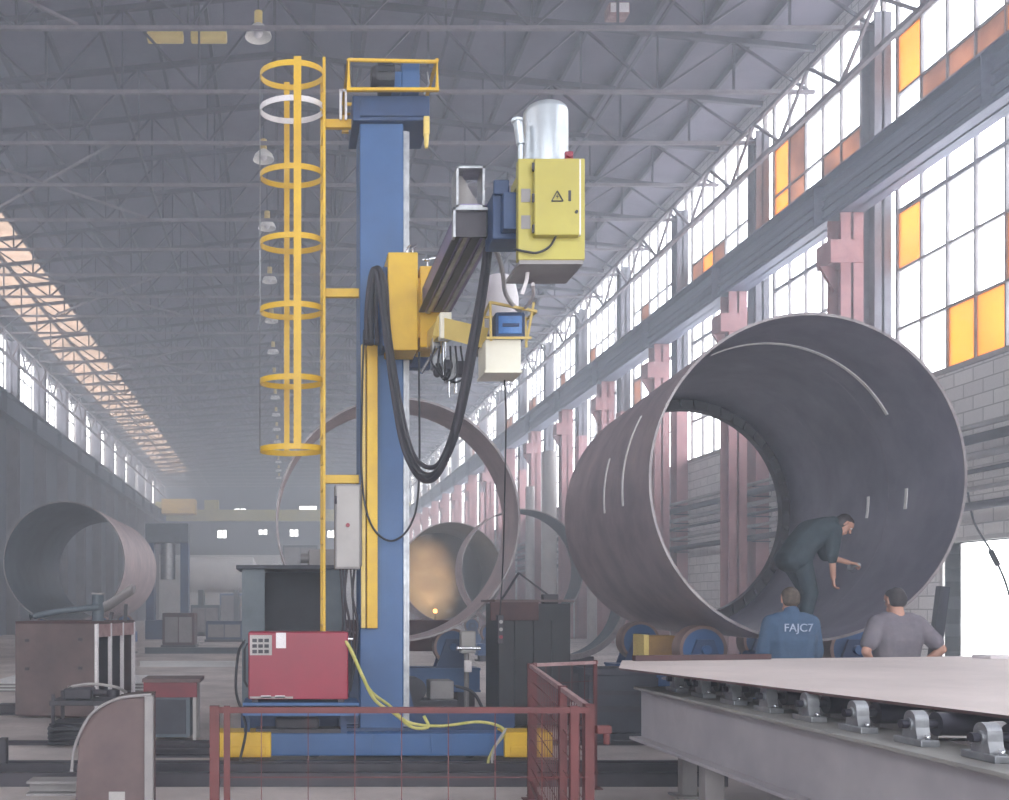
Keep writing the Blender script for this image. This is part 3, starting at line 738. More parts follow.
# ---- turning rolls
def turning_roll(X, Y, zc, Rp, label, r=.26, spread=.82, tilt=0):
    e = empty('turning_roll', (X, Y, 0), label, 'roller stand', 'turning rolls under the shells')
    zw = zc-math.sqrt((Rp+r)**2-spread**2)-.004
    b = MB().box(X-1.2, X+1.2, Y-.20, Y+.20, zw-.62, zw-.32, .015)
    b.box(X-1.2, X+1.2, Y-.24, Y+.24, zw-.64, zw-.61).box(X-1.2, X+1.2, Y-.24, Y+.24, zw-.33, zw-.30)
    b.build('bed', 'blue', e)
    for x in (X-1.0, X+1.0):
        MB().box(x-.12, x+.12, Y-.22, Y+.22, 0, zw-.63).box(x-.2,x+.2,Y-.26,Y+.26,0,.03).build('foot', 'dark', e)
    for s in (-1, 1):
        x = X+s*spread
        for yy in (-.17, .14):
            MB().prism([(-.24,0),(.24,0),(.09,.42),(-.09,.42)], (x, Y+yy, zw-.31), (1,0,0), (0,0,1), (0,1,0), .03).build('bracket', 'blue2', e)
        w_ = MB().cyl((x,Y-.11,zw),(x,Y+.11,zw),r-.035,r-.035,36).cyl((x,Y-.22,zw),(x,Y+.2,zw),.05,.05,16).cyl((x,Y-.135,zw),(x,Y-.11,zw),.11,.11,24).build('wheel', 'blue', e)
        MB().ring((x,Y-.115,zw),(0,1,0),r-.036,r,.23,n=48).build('tread', 'copper', w_)
    MB().cyl((X-.35,Y-.1,zw-.14),(X-.05,Y-.1,zw-.14),.13,.13,20).box(X-.05,X+.15,Y-.2,Y+.05,zw-.30,zw-.0,.02).build('drive_motor', 'blue2', e)
    return e
def on_axis(y): return bigc[0]+math.tan(big_t)*(y-bigc[1])
turning_roll(on_axis(11.0), 11.0, 2.90, 1.70, 'blue roller stand under the near end of the huge pipe')
turning_roll(on_axis(13.5), 13.5, 2.90, 1.70, 'blue roller stand under the far end of the huge pipe')
turning_roll(1.57, 14.4, 2.79, 1.70, 'blue roller stand carrying the upright ring behind the mast')
turning_roll(-6.16, 29.2, 2.8, 1.70, 'blue roller stand under the near end of far left pipe')
turning_roll(-6.16, 33.4, 2.8, 1.70, 'blue roller stand under the far end of far left pipe')
turning_roll(5.80, 35.5, 2.72, 1.76, 'blue roller stand under the distant glowing pipe')
turning_roll(6.67, 28.6, 2.6, 1.71, 'blue roller stand under the narrow ring before the glowing pipe')
e = empty('drive_unit', (4.30, 11.9, 0), 'yellow upright drive box under the left flank of the huge pipe', 'drive unit')
MB().box(4.27,4.62,11.75,12.1,.86,1.24,.01).build('housing',mat('dirty_yellow',S(168,130,64),S(140,104,58),3,.6),e); MB().box(4.21,4.27,11.73,12.1,.86,1.25,.004).build('side_plate','armyel',e)
MB().box(3.5,4.6,11.6,12.2,.0,.10).box(3.5,4.6,11.65,12.15,.78,.86).box(3.55,4.6,11.68,12.1,.10,.78,.01).build('plinth','darkbox',e)
MB().box(3.6,4.5,11.66,11.68,.35,.42).box(3.6,4.5,11.66,11.68,.55,.60).build('rib','dark',e)
# work lamp inside the distant pipe
e = empty('work_lamp', (5.45, 36.3, 1.02), 'orange work lamp burning inside the distant glowing pipe', 'lamp')
MB().box(5.3,5.6,36.2,36.4,1.02,1.06).cyl((5.45,36.3,1.06),(5.45,36.3,1.3),.02,.02,8).build('stand','dark',e)
MB().lathe((5.45,36.3,1.3),(0,0,1),[(0,0),(.06,.02),(.08,.08),(.05,.15),(0,.16)],16).build('bulb', emis('lamp_orange', (1,.45,.12,1), 5), e)
pl = bpy.data.lights.new('work_lamp_light','SPOT'); pl.energy = 2500; pl.color = (1,.5,.2); pl.shadow_soft_size = .1
po = bpy.data.objects.new('work_lamp_light', pl); COL.objects.link(po); po.location = (5.35,36.45,1.7); pl.spot_size = 1.5; pl.spot_blend = .6; po.rotation_euler = Vector((-.25,1,.12)).to_track_quat('-Z','Y').to_euler()

# ================================================================== ROLLER TABLE
rt_ = empty('roller_table', (4.4, 6, 0), 'long grey roller table at lower right under a pale plate', 'roller table')
zt, zb = .985, .61
for x, nm in ((2.70,0),(6.35,1)):
    b = MB().box(x-.01,x+.01,2.6,7.55,zb,zt-.01)
    b.box(x-.10,x+.12,2.6,7.55,zb-.02,zb)
    b.build('side_beam','tablegrey',rt_)
    MB().box(x-.07,x+.30,2.6,7.55,zt-.02,zt,.004).build('top_flange','olive',rt_)
for y in (2.9, 5.2, 7.4): MB().box(2.72,6.33,y-.06,y+.06,.66,.90).build('cross_beam','tablegrey',rt_)
for x in (2.73,6.33):
    for y in (3.2,6.4):
        MB().box(x-.06,x+.06,y-.05,y+.05,.02,zb-.02).box(x-.12,x+.12,y-.11,y+.11,0,.02).build('leg','grey',rt_)
zr = zt+.09
MB().box(3.29,3.31,7.5,8.55,zb,zt-.01).box(3.22,3.5,7.5,8.55,zt-.02,zt).build('side_beam','tablegrey',rt_)
MB().box(6.34,6.36,7.55,8.9,zb,zt-.01).box(6.28,6.6,7.55,8.9,zt-.02,zt).build('side_beam','tablegrey',rt_)
for y in (7.57,8.02,8.42): MB().cyl((3.4,y,zr),(6.05,y,zr),.053,.053,20).cyl((3.3,y,zr),(6.3,y,zr),.02,.02,10).build('roller','roller',rt_)
for x in (3.36,6.36): MB().box(x-.06,x+.06,8.3,8.4,0,zb).box(x-.12,x+.12,8.24,8.46,0,.02).build('leg','grey',rt_)
for k in range(-2, 8):
    y = 3.97+.45*k
    if y > 7.5: break
    MB().cyl((2.875,y,zr),(6.05,y,zr),.053,.053,20).cyl((2.72,y,zr),(6.3,y,zr),.02,.02,10).build('roller','roller',rt_)
    for x in (2.79, 6.22):
        b = MB()
        pts = [(-.058,.0),(.058,.0),(.044,.06)]+[(.042*math.cos(t),.088+.044*math.sin(t)) for t in [PI*i/10 for i in range(11)]]+[(-.044,.06)]
        b.prism(pts,(x-.03,y,zt+.018),(0,1,0),(0,0,1),(1,0,0),.06)
        b.box(x-.042,x+.042,y-.10,y+.10,zt,zt+.03,.004)
        b.cyl((x-.04,y,zr),(x+.04,y,zr),.028,.028,16)
        o = b.build('bearing','greylt' if False else 'steel',rt_)
        for yy in (-.08,.08): MB().cyl((x,y+yy,zt+.028),(x,y+yy,zt+.05),.012,.013,6).build('bolt','chrome',o)
    # inner flange bearing seen behind each roller end
    MB().prism([(-.045,0),(.045,0)]+[(.045*math.cos(t),.09+.045*math.sin(t)) for t in [PI*i/8 for i in range(9)]],(2.93,y+.17,zt),(0,1,0),(0,0,1),(1,0,0),.04).build('stop_lug','grey',rt_)
zp = zr+.054
poly = [(3.16,3.2),(2.42,7.25),(2.78,8.25),(7.2,9.15),(7.2,3.2)]
b = MB().prism(poly,(0,0,zp),(1,0,0),(0,1,0),(0,0,1),.014)
n_=len(b.f); b.mi=[1]*n_; b.mi[1]=0
tag(b.build('steel_plate',['plate','brown2']),'large pale pinkish steel plate lying on the roller table','steel plate')
b = MB(); b.box(0,.9,-.03,.03,0,.05,.005).rot((0,0,0),.12).move((6.55,8.6,zp+.014))
tag(b.build('flat_bar','brown'),'short rusty bar lying on the far right of pale plate','bar')
b = MB(); b.box(0,1.25,-.03,.03,0,.045,.004).rot((0,0,0),.2).move((2.85,8.17,zp+.014))
tag(b.build('flat_bar','brown2'),'long dark bar lying along the far left edge of the pale plate','bar')
b = MB(); b.box(0,.42,-.10,.10,0,.03,.004).rot((0,0,0),.12).move((5.95,8.55,zp+.014))
tag(b.build('offcut','white'),'bright offcut lying at the far edge of the pale plate','steel offcut')

# ================================================================== RED FENCE
def fence(pA, pB, posts, label, rail='fence', step=.21, hstep=.30, top=1.10, mid=True):
    pA = Vector((pA[0],pA[1],0)); pB = Vector((pB[0],pB[1],0)); d = (pB-pA); Lf = d.length; d.normalize()
    e = empty('fence_panel', tuple((pA+pB)/2), label, 'fence', 'red mesh fence panels')
    MB().bar(pA+Vector((0,0,top)), pB+Vector((0,0,top)), .028).build('top_rail', rail, e)
    MB().bar(pA+Vector((0,0,.14)), pB+Vector((0,0,.14)), .03).build('bottom_rail', 'fence', e)
    for t, w_ in posts:
        p = pA+d*(Lf*t)
        MB().bar(p, p+Vector((0,0,top+.02)), w_).bar(p, p+Vector((0,0,.01)), w_+.08).build('post', 'fence', e)
    b = MB(); n = max(2, int(Lf/step))
    for i in range(1, n): b.bar(pA+d*(Lf*i/n)+Vector((0,0,.14)), pA+d*(Lf*i/n)+Vector((0,0,top)), .0042)
    k = max(2, int((top-.14)/hstep))
    for j in range(1, k): z = .14+(top-.14)*j/k; b.bar(pA+Vector((0,0,z)), pB+Vector((0,0,z)), .0045)
    b.build('wire_mesh', 'fence', e)
    return e
fence((-.335,4.76),(1.445,4.76),((0,.045),(.033,.03),(.96,.038)),'low red mesh fence panel nearest, in front of the blue base', mid=True)
fence((1.475,4.86),(2.03,8.28),((0,.045),(.32,.045),(.98,.05)),'red mesh panel running back between machine base and roller table','fencelt', .11, .11)
fence((2.06,8.32),(2.72,8.72),((.03,.03),(.97,.03)),'short red panel at the back behind the end of roller table','fencelt', .15, .15)
o = MB().box(1.50,1.57,4.80,4.84,.98,1.02,.006).cyl((1.55,4.82,.93),(1.55,4.82,1.0),.016,.016,10).build('gate_latch','fence'); o.parent = [x for x in COL.objects if x.name=='fence_panel'][0]
o.location = -wloc(o.parent)

# ================================================================== BOXES AND CABINETS
# dark open box behind the red welder
e = empty('steel_box', (.12,12.9,0), 'tall dark open-fronted steel box behind the red welder', 'steel box')
b = MB().box(-.53,-.25,12.3,12.36,0,2.04).box(.50,.74,12.3,12.36,0,2.04).box(-.25,.50,12.3,12.36,0,.6).box(-.53,-.49,12.36,13.4,0,2.04).box(.70,.74,12.36,13.4,0,2.04).box(-.49,.70,13.36,13.4,0,2.04)
b.build('case','teal',e)
MB().box(-.60,.80,12.24,13.45,2.04,2.09,.006).build('lid','darkbox',e)
MB().box(-.49,.70,13.3,13.36,.6,2.03).box(-.49,-.47,12.4,13.3,.6,2.03).box(.68,.70,12.4,13.3,.6,2.03).build('lining','darkbox',e)
e2 = empty('motor_housing', (.55,12.8,2.09),'small grey housing on the lid of the dark open box','housing')
MB().box(.30,.74,12.55,13.1,2.09,2.30,.01).build('body','grey',e2); MB().cyl((.2,12.8,2.2),(.30,12.8,2.2),.06,.06,16).build('flange','grey',e2)
# black box right of the mast
e = empty('scrap_bin', (3.2,13.3,0), 'black square steel bin right of the blue roller stand', 'bin')
b = MB().box(2.76,3.68,12.9,12.94,.08,1.62).box(2.76,3.68,13.70,13.74,.08,1.62).box(2.76,2.80,12.94,13.70,.08,1.62).box(3.64,3.68,12.94,13.70,.08,1.62).box(2.76,3.68,12.9,13.74,.05,.09)
for x in (2.98,3.22,3.46): b.box(x-.02,x+.02,12.875,12.9,.1,1.4)
b.build('body','black',e)
MB().box(2.64,3.26,12.84,12.90,1.40,1.64,.006).build('front_panel','brown2',e)
MB().box(2.70,3.72,12.86,12.90,1.64,1.67).box(2.70,3.72,13.74,13.78,1.64,1.67).box(2.70,2.74,12.9,13.74,1.64,1.67).box(3.68,3.72,12.9,13.74,1.64,1.67).build('rim','brown',e)
MB().bar((2.80,12.95,1.66),(3.06,13.1,2.02),.022).bar((3.06,13.1,2.02),(3.42,12.95,1.72),.022).build('lifting_handle','dark',e)
MB().box(3.34,3.54,12.93,13.05,1.62,1.74,.01).build('clamp','dark',e)
for x in (2.85,3.6):
    for y in (13.0,13.65): MB().box(x-.05,x+.05,y-.05,y+.05,0,.06).build('foot','dark',e)
# pendant remote hanging from the panel box on its own cable
e = empty('pendant_control', W(500,640,11.9), 'pendant control on a thin black cable beside the black bin', 'pendant control')
c0 = W(500,615,11.9)
MB().tube(spline([(2.02,9.2,3.665),W(506,420,9.9),W(505,480,10.8),W(503,560,11.6),c0],8),.008,6).build('cable','black',e)
MB().box(c0.x-.04,c0.x+.04,11.85,11.95,c0.z-.34,c0.z,.01).build('body','dark',e)
for k in range(3): MB().cyl((c0.x,11.84,c0.z-.08-.09*k),(c0.x,11.852,c0.z-.08-.09*k),.022,.022,12).build('button',('greylt','greylt','red')[k],e)
# brown plate cabinet at left
def RB(x0,x1,y0,y1,z0,z1,bev=0): return MB().box(x0,x1,y0,y1,z0,z1,bev).rot((-2.61,13.9,0),D(-11.5))
e = empty('plate_cabinet', (-3.1,14.6,0), 'brown steel cabinet at left with a slotted white-framed side', 'cabinet')
RB(-3.84,-2.66,13.9,13.93,.05,1.36,.004).build('front_plate','brown',e)
RB(-3.84,-3.80,13.93,15.4,.05,1.36).build('side_plate','brown',e)
RB(-3.84,-2.61,15.37,15.4,.05,1.36).build('back_plate','brown2',e)
RB(-3.84,-2.61,13.9,15.4,1.33,1.37,.004).build('top_plate','brown2',e)
RB(-3.84,-2.61,13.93,15.4,.03,.08).build('bottom_plate','brown2',e)
RB(-2.66,-2.61,13.93,15.4,1.15,1.33).build('top_band','fencelt',e)
for i,y in enumerate((13.90,14.40,14.88,15.36)): RB(-2.65,-2.605,y,y+.05,.0,1.34).build('post','white',e)
for y in (14.15,14.63,15.1): RB(-3.75,-2.7,y,y+.02,.1,1.2).build('divider','dark',e)
for x,z in ((-3.66,1.1),(-3.66,.7),(-2.86,1.12),(-2.86,.72)): RB(x-.03,x+.03,13.89,13.90,z-.02,z+.02).build('slot','dark',e)
# things on the brown cabinet
def P13(px,py,y=14.3): return W(px,py,y)
o = MB().tube(spline([P13(30,617),P13(55,612),P13(80,609),P13(100,607)],6),.045,10).build('bent_tube','teal'); tag(o,'long grey bent tube lying across the brown cabinet top','tube')
e = empty('chute', P13(118,612,14.6),'grey half-round chute tilted up on the brown cabinet','chute')
pts = spline([P13(103,613,14.5),P13(112,609,14.6),P13(122,602,14.7),P13(134,594,14.8)],5); b = MB(); vs=[]; nn=9
for p in pts:
    for k in range(nn):
        t = PI+PI*k/(nn-1); vs.append(p+Vector((.03*math.cos(t)*0, .16*math.cos(t), .14*math.sin(t)+.14)))
b.add(vs,[(i*nn+k,i*nn+k+1,(i+1)*nn+k+1,(i+1)*nn+k) for i in range(len(pts)-1) for k in range(nn-1)],True)
o = b.build('trough','grey',e); m_ = o.modifiers.new('thick','SOLIDIFY'); m_.thickness = .02
MB().bar(P13(110,621,14.6),P13(112,612,14.6),.05).bar(P13(125,621,14.7),P13(126,604,14.7),.05).build('strut','dark',e)
e = empty('small_drum', P13(98,612,14.4),'small teal drum with flat lid on the brown cabinet','drum')
c_ = P13(98,620,14.4); c_.z = 1.372
MB().cyl(c_, c_+Vector((0,0,.38)),.085,.085,20).build('body','teal',e); MB().cyl(c_+Vector((0,0,.38)),c_+Vector((0,0,.40)),.10,.10,20).build('lid','greylt',e)
o = MB()
for k,(px,py) in enumerate(((126,617),(130,614),(133,617))): o.ell(Vector(P13(px,py,14.7))*1.0,(.06,.06,.05))
# red topped cart
e = empty('work_stand', (-1.32,11.9,0),'small stand with dark red apron, between cabinet and machine base','stand')
MB().box(-1.66,-.98,11.6,12.15,.70,.745,.005).build('top','brown',e)
ap = MB().box(-1.64,-1.02,11.59,11.61,.53,.70).build('apron','apron',e); ap['label']='dark red apron'
MB().box(-1.56,-1.10,11.62,12.1,.06,.53,.008).build('cupboard','teal',e)
MB().box(-1.50,-1.15,11.605,11.62,.1,.50,.004).build('door','darkbox',e)
for x in (-1.62,-1.05):
    for y in (11.63,12.1): MB().box(x-.02,x+.02,y-.02,y+.02,0,.70).build('leg','greylt' if x>-1.2 else 'brown',e)
# brown rounded hood in the foreground
e = empty('machine_guard', (-1.3,7.6,0),'brown rounded sheet guard standing nearest the camera at lower left','guard')
arc = [(-1.05,0),(-1.05,.90),(-1.22,.895)]+[(-1.22-.33*math.sin(t),.50+.395*math.cos(t)) for t in [PI/2*i/8 for i in range(1,9)]]+[(-1.58,0)]
MB().prism(arc,(0,7.5,0),(1,0,0),(0,0,1),(0,1,0),.02).build('front_sheet','brown',e)
MB().prism(arc,(0,8.1,0),(1,0,0),(0,0,1),(0,1,0),.02).build('rear_sheet','brown2',e)
cu = arc[1:-1]; vs = []
for (a,z) in cu: vs += [(a,7.52,z),(a,8.10,z)]
o = MB().add(vs,[(2*i,2*i+1,2*i+3,2*i+2) for i in range(len(cu)-1)],True).build('curved_cover','brown',e); m_=o.modifiers.new('thick','SOLIDIFY'); m_.thickness=.012
MB().box(-1.05,-.985,7.46,7.54,0,.92,.006).build('edge_post','grey',e)
MB().tube(spline([(-1.60,7.49,.35),(-1.57,7.48,.55),(-1.45,7.47,.78),(-1.25,7.47,.90),(-1.0,7.49,.93)],6),.012,8).build('rim_tube','grey',e)
MB().box(-1.32,-1.2,7.49,7.5,.12,.2).build('nameplate','greylt',e)
# coiled hose and tools by the cabinet foot
e = MB()
for k in range(4): e.tube([(-2.42+.26*math.cos(t),11.4+.22*math.sin(t),.05+.05*k+.01*math.sin(3*t)) for t in [2*PI*i/28 for i in range(28)]],.026,7,closed=True)
tag(e.build('hose_coil','black'),'black hose coil on the floor before the brown cabinet','hose')
e = empty('tool_trolley', (-2.45,12.5,0),'low dark trolley with tangled tools before the brown cabinet','trolley')
MB().box(-2.9,-1.95,12.3,12.9,.36,.42,.006).box(-2.9,-1.95,12.3,12.9,.10,.14).build('deck','dark',e)
for x in (-2.86,-2.0):
    for y in (12.34,12.86): MB().box(x-.02,x+.02,y-.02,y+.02,.08,.5).build('post','dark',e)
for x in (-2.8,-2.05):
    for y in (12.4,12.8): MB().cyl((x-.02,y,.06),(x+.02,y,.06),.06,.06,16).build('caster','black',e)
o = MB().box(-2.75,-2.4,12.4,12.7,.425,.56,.02).cyl((-2.4,12.55,.5),(-2.15,12.5,.5),.045,.04,14).cyl((-2.15,12.5,.46),(-2.15,12.5,.54),.08,.08,16).build('angle_grinder','dark'); tag(o,'dark power tool lying on the low trolley','power tool')
o = MB().tube(spline([(-2.7,12.45,.58),(-2.4,12.4,.62),(-2.1,12.42,.58),(-2.0,12.6,.5)],6),.018,8).build('air_hose','greylt'); tag(o,'pale hose draped over the low trolley tools','hose')
# steel stock lying on the left floor
for i,(pa,pb,Y,h_,m,lab) in enumerate((((0,712),(70,712),14.6,.16,'dark','dark beam lying at the foot of the brown cabinet'),
    ((30,790),(90,790),8.5,.12,'grey','grey channel piece lying nearest at the left edge'),
    ((150,757),(235,757),10.6,.10,'dark','dark flat beam lying left of the yellow base end'),
    ((140,664),(236,664),26,.14,'farpale','pale steel bar lying on the open floor at left'),
    ((145,650),(240,650),33,.2,'teal','long greenish beam lying farther back on the left floor'))):
    a = W(pa[0],pa[1],Y); c = W(pb[0],pb[1],Y)
    o = MB().box(a.x,c.x,Y-.12,Y+.12,0,.02).box(a.x,c.x,Y-.01,Y+.01,.02,h_-.02).box(a.x,c.x,Y-.12,Y+.12,h_-.02,h_).build('steel_beam' if i!=1 else 'steel_channel',m)
    tag(o,lab,'steel beam','steel stock on the left floor')
o = MB().box(-2.75,-2.68,9.6,9.7,0,.32,.008).box(-2.85,-2.58,9.55,9.75,0,.02).build('stop_block','dark'); tag(o,'small dark upright stop post on the left floor','post')
for k in range(6):
    o = MB().box(-5.6+.02*k,-1.9-.03*k,18.4,20.4,.03*k+.002,.03*k+.024).build('sheet','farpale' if k%2 else 'grey')
    tag(o,'thin steel sheet in the flat stack on the floor behind the brown cabinet','steel sheet','flat sheet stack')
# dark lumps under the ring (valves, clamps) in front of its stand
e = empty('wire_feeder', (1.75,12.6,0),'dark wire feeder on a stand under the upright ring','wire feeder')
MB().box(1.45,2.15,12.4,12.8,.10,.42,.015).build('base','dark',e); MB().cyl((1.6,12.38,.55),(1.6,12.7,.55),.15,.15,24).build('reel','dark',e)
MB().box(1.8,2.1,12.42,12.75,.42,.66,.02).build('motor','grey',e); MB().tube(spline([(2.1,12.5,.6),(2.35,12.45,.5),(2.5,12.4,.2),(2.6,12.4,.02)],6),.02,8).build('hose','black',e)
for x in (1.5,2.1):
    for y in (12.45,12.75): MB().cyl((x-.02,y,.05),(x+.02,y,.05),.05,.05,14).build('caster','black',e)
e = empty('clamp_stand', (2.45,13.5,0),'pale clamp stand between the ring stand and black bin','stand')
b = MB().cyl((2.45,13.5,.02),(2.45,13.5,1.25),.035,.035,12).box(2.3,2.6,13.35,13.65,0,.03,.005); b.build('column','grey',e)
MB().box(2.36,2.56,13.4,13.56,.95,1.25,.02).build('head','greylt',e); MB().cyl((2.3,13.42,1.02),(2.62,13.42,1.02),.03,.03,12).build('cross_pin','chrome',e); MB().box(2.40,2.5,13.38,13.42,.70,.86,.01).build('bracket','white',e)
e = empty('bench', (1.2,16.6,0), 'rust red workbench seen through the upright ring', 'bench')
MB().box(.4,2.7,16.2,17.0,.85,1.35,.01).build('apron','brown2',e)
for x in (.5,2.6):
    for y in (16.3,16.9): MB().box(x-.05,x+.05,y-.05,y+.05,0,.85).build('leg','dark',e)

# ---- by the right door
o = MB().bar((8.72,13.6,0.0),(8.95,13.6,1.85),.13,.10).bar((8.5,13.6,.02),(9.0,13.6,.02),.05).build('leaning_post','darkbox'); tag(o,'dark inclined post standing by the man in grey','post')
e = empty('hanging_cable', (14.3,21.0,3.75), 'slack cable with a connector hanging across the bright doorway', 'cable')
pts = spline([(14.35,21.05,4.1),(14.2,20.6,3.3),(13.75,19.4,2.55),(13.2,18.2,1.7),(12.6,17.2,.4),(12.3,16.8,.02)],8)
MB().tube(pts,.02,8).build('cord','dark',e); MB().cyl((13.80,19.55,2.65),(13.68,19.2,2.38),.05,.05,12).build('connector','dark',e)
o = MB().tube(spline([(14.3,22.6,6.6),(13.9,21.3,5.6),(13.6,20.6,4.9),(14.2,21.0,4.15)],8),.015,6).build('guy_wire','dark'); tag(o,'thin dark wire slanting down the block wall above the doorway','wire')
o = MB()

# ================================================================== LAMPS
def lamp(x, y, zbot, label):
    e = empty('pendant_lamp', (x,y,zbot), label, 'lamp', 'high bay lamps under the roof')
    MB().lathe((x,y,zbot),(0,0,1),[(.32,0),(.325,.02),(.27,.16),(.15,.28),(.08,.33)],28).build('shade','bulb',e)
    MB().ell((x,y,zbot+.12),(.11,.11,.13)).build('bulb','white',e)
    MB().cyl((x,y,zbot+.32),(x,y,zbot+.62),.10,.10,16).build('ballast','armyel',e)
    MB().cyl((x,y,zbot+.6),(x,y,roofz(x)-.02),.02,.02,8).build('rod','truss',e)
    return e
l0 = lamp(-.65, 24.4, 15.45, 'nearest round white lamp, at the top edge left above the ladder cage')
for k, y in enumerate([TR[i] for i in range(7, 21)]):
    c = copy_tree(l0); c.location = (-.65, y+.3, 15.12 if k == 0 else 15.3)
    c['label'] = 'white lamp left of the second ladder hoop, next beyond the nearest' if k == 0 else ('third white lamp in the row, left of the fifth ladder hoop' if k == 1 else 'distant white lamp in the row receding under the roof')
    if k > 1: c['group'] = 'distant lamps of the row'
e = empty('floodlight', (8.1,24.4,15.7),'square pinkish floodlight on the nearest truss above silver tank','lamp')
MB().box(7.85,8.35,24.2,24.6,15.92,16.2,.03).build('housing','fencelt',e); MB().box(7.88,8.32,24.19,24.2,15.95,16.17).build('lens','white',e); MB().bar((8.1,24.4,16.2),(8.1,24.4,17.4),.05).build('hanger','truss',e)
for k,x in enumerate((-3.3,-2.1)):
    e = empty('strip_light', (x,27.6,17.2), ('left','right')[k]+' of two tan strip lights under the roof, upper left', 'lamp', 'strip lights under the roof')
    MB().box(x-.5,x+.5,27.45,27.75,17.15,17.4,.05).build('housing','armyel',e)
    for s in (-.4,.4): MB().cyl((x+s,27.6,17.35),(x+s,27.6,roofz(x+s)-.01),.015,.015,6).build('hanger','truss',e)

# ================================================================== FAR END
e = empty('overhead_crane', (0,112,11), 'yellow overhead travelling crane spanning the far end', 'crane')
MB().box(-13.3,12.9,111.6,112.4,11.0,12.25,.03).build('bridge_girder','yellow2',e)
for x in (-13.9,13.5): MB().box(x-.35,x+.65 if x<0 else x+.35,109.8,114.2,12.24,12.95,.05).build('end_truck','yellow2',e)
MB().box(-9.0,-7.4,111.3,112.7,12.25,13.3,.05).build('trolley','yellow2',e); MB().cyl((-8.2,112,9.6),(-8.2,112,12.25),.05,.05,8).build('hoist_rope','dark',e)
MB().box(-13.5,-9.8,109.2,111.5,11.6,13.2,.05).build('cabin','yellow',e)
e = empty('storage_tank', (-3.9,60,0), 'pale horizontal tank far back left of the machine', 'tank')
MB().lathe((-5.8,60,3.4),(1,0,0),[(0,-.3),(.6,-.2),(1.05,0),(1.05,3.9),(.6,4.1),(0,4.2)],32).build('body','farpale',e)
for x in (-5,-2.9): MB().box(x-.15,x+.15,59.3,60.7,0,2.5).build('saddle','teal',e)
e = empty('press', (-5.5,47,0), 'tall blue-grey press frame far back beyond the left pipe', 'press')
for x in (-6.3,-4.7): MB().box(x-.18,x+.18,46.6,47.4,0,5.2).build('column','blue2',e)
MB().box(-6.5,-4.5,46.5,47.5,4.5,5.4,.04).build('crosshead','teal',e); MB().box(-6.5,-4.5,46.4,47.6,0,.9,.04).build('bed','blue2',e); MB().cyl((-5.5,47,2.8),(-5.5,47,4.5),.35,.35,20).build('ram','steel',e)
for k,(px,Y,w_,h_,m,lab) in enumerate(((206,52,1.5,1.6,'teal','greenish machine cabinet far back, left of the pale tank support'),(236,70,2.2,2.4,'blue','blue machine cabinet far back under the pale tank'),
    (180,38,1.2,1.3,'brown2','dark red crate far back right of the left pipe'),(225,44,1.6,.9,'blue2','low dark blue machine far back in mid floor'),(310,80,5,3.4,'farpale','large pale enclosure far back behind the ladder'),(300,64,2.2,5.4,'teal','tall thin greenish cabinet far back behind the ladder'))):
    X = W(px,0,Y).x; e = empty('machine_cabinet',(X,Y,0),lab,'machine','machines at the far end')
    MB().box(X-w_/2,X+w_/2,Y-.6,Y+.6,.1,h_,.03).build('body',m,e); MB().box(X-w_/2+.1,X-.02,Y-.63,Y-.6,.2,h_-.15,.01).build('door','grey',e); MB().box(X+.02,X+w_/2-.1,Y-.63,Y-.6,.2,h_-.15,.01).build('door','grey',e)
    MB().box(X-w_/2-.05,X+w_/2+.05,Y-.7,Y+.7,0,.1).build('plinth','dark',e)

# ================================================================== PEOPLE
def remesh(o, vox=.008, it=4):
    m = o.modifiers.new('union','REMESH'); m.mode = 'VOXEL'; m.voxel_size = vox; m.use_smooth_shade = True
    s = o.modifiers.new('soft','SMOOTH'); s.factor = .5; s.iterations = it
def chain(b, pts, rs):
    for i in range(len(pts)-1): b.cap(pts[i], pts[i+1], rs[i], rs[i+1])
def hand(b, wrist, dirn, palmn, thumb_side, curl=.5, s=1.0):
    """wrist point, finger direction, palm normal (towards the palm side), unit vector of the thumb side"""
    w_ = Vector(wrist); d = Vector(dirn).normalized(); t = Vector(thumb_side); t = (t-d*t.dot(d)).normalized(); n = d.cross(t)
    if n.dot(Vector(palmn)) < 0: n = -n
    for k in range(4):
        o = (k-1.5)*.020*s
        b.cap(w_+d*.01-t*o*.6, w_+d*.085*s-t*o, .015*s, .012*s)
        L = (.066,.078,.072,.055)[k]*s; p = w_+d*.085*s-t*o; a = curl*(.55+.1*k)
        for q in range(3):
            dd = d*math.cos(a)+n*math.sin(a); p2 = p+dd*L*(.46,.31,.23)[q]; b.cap(p,p2,.0095*s-.0008*q,.0087*s-.0008*q,8); p = p2; a += curl*.7
    p = w_+d*.02*s+t*.022*s; p2 = p+(d*.55+t*.75+n*.2).normalized()*.04*s; p3 = p2+(d*.85+t*.3+n*.35).normalized()*.036*s; p4 = p3+(d*.95+n*.4).normalized()*.026*s
    b.cap(p,p2,.015*s,.012*s,8); b.cap(p2,p3,.0115*s,.010*s,8); b.cap(p3,p4,.010*s,.0085*s,8)
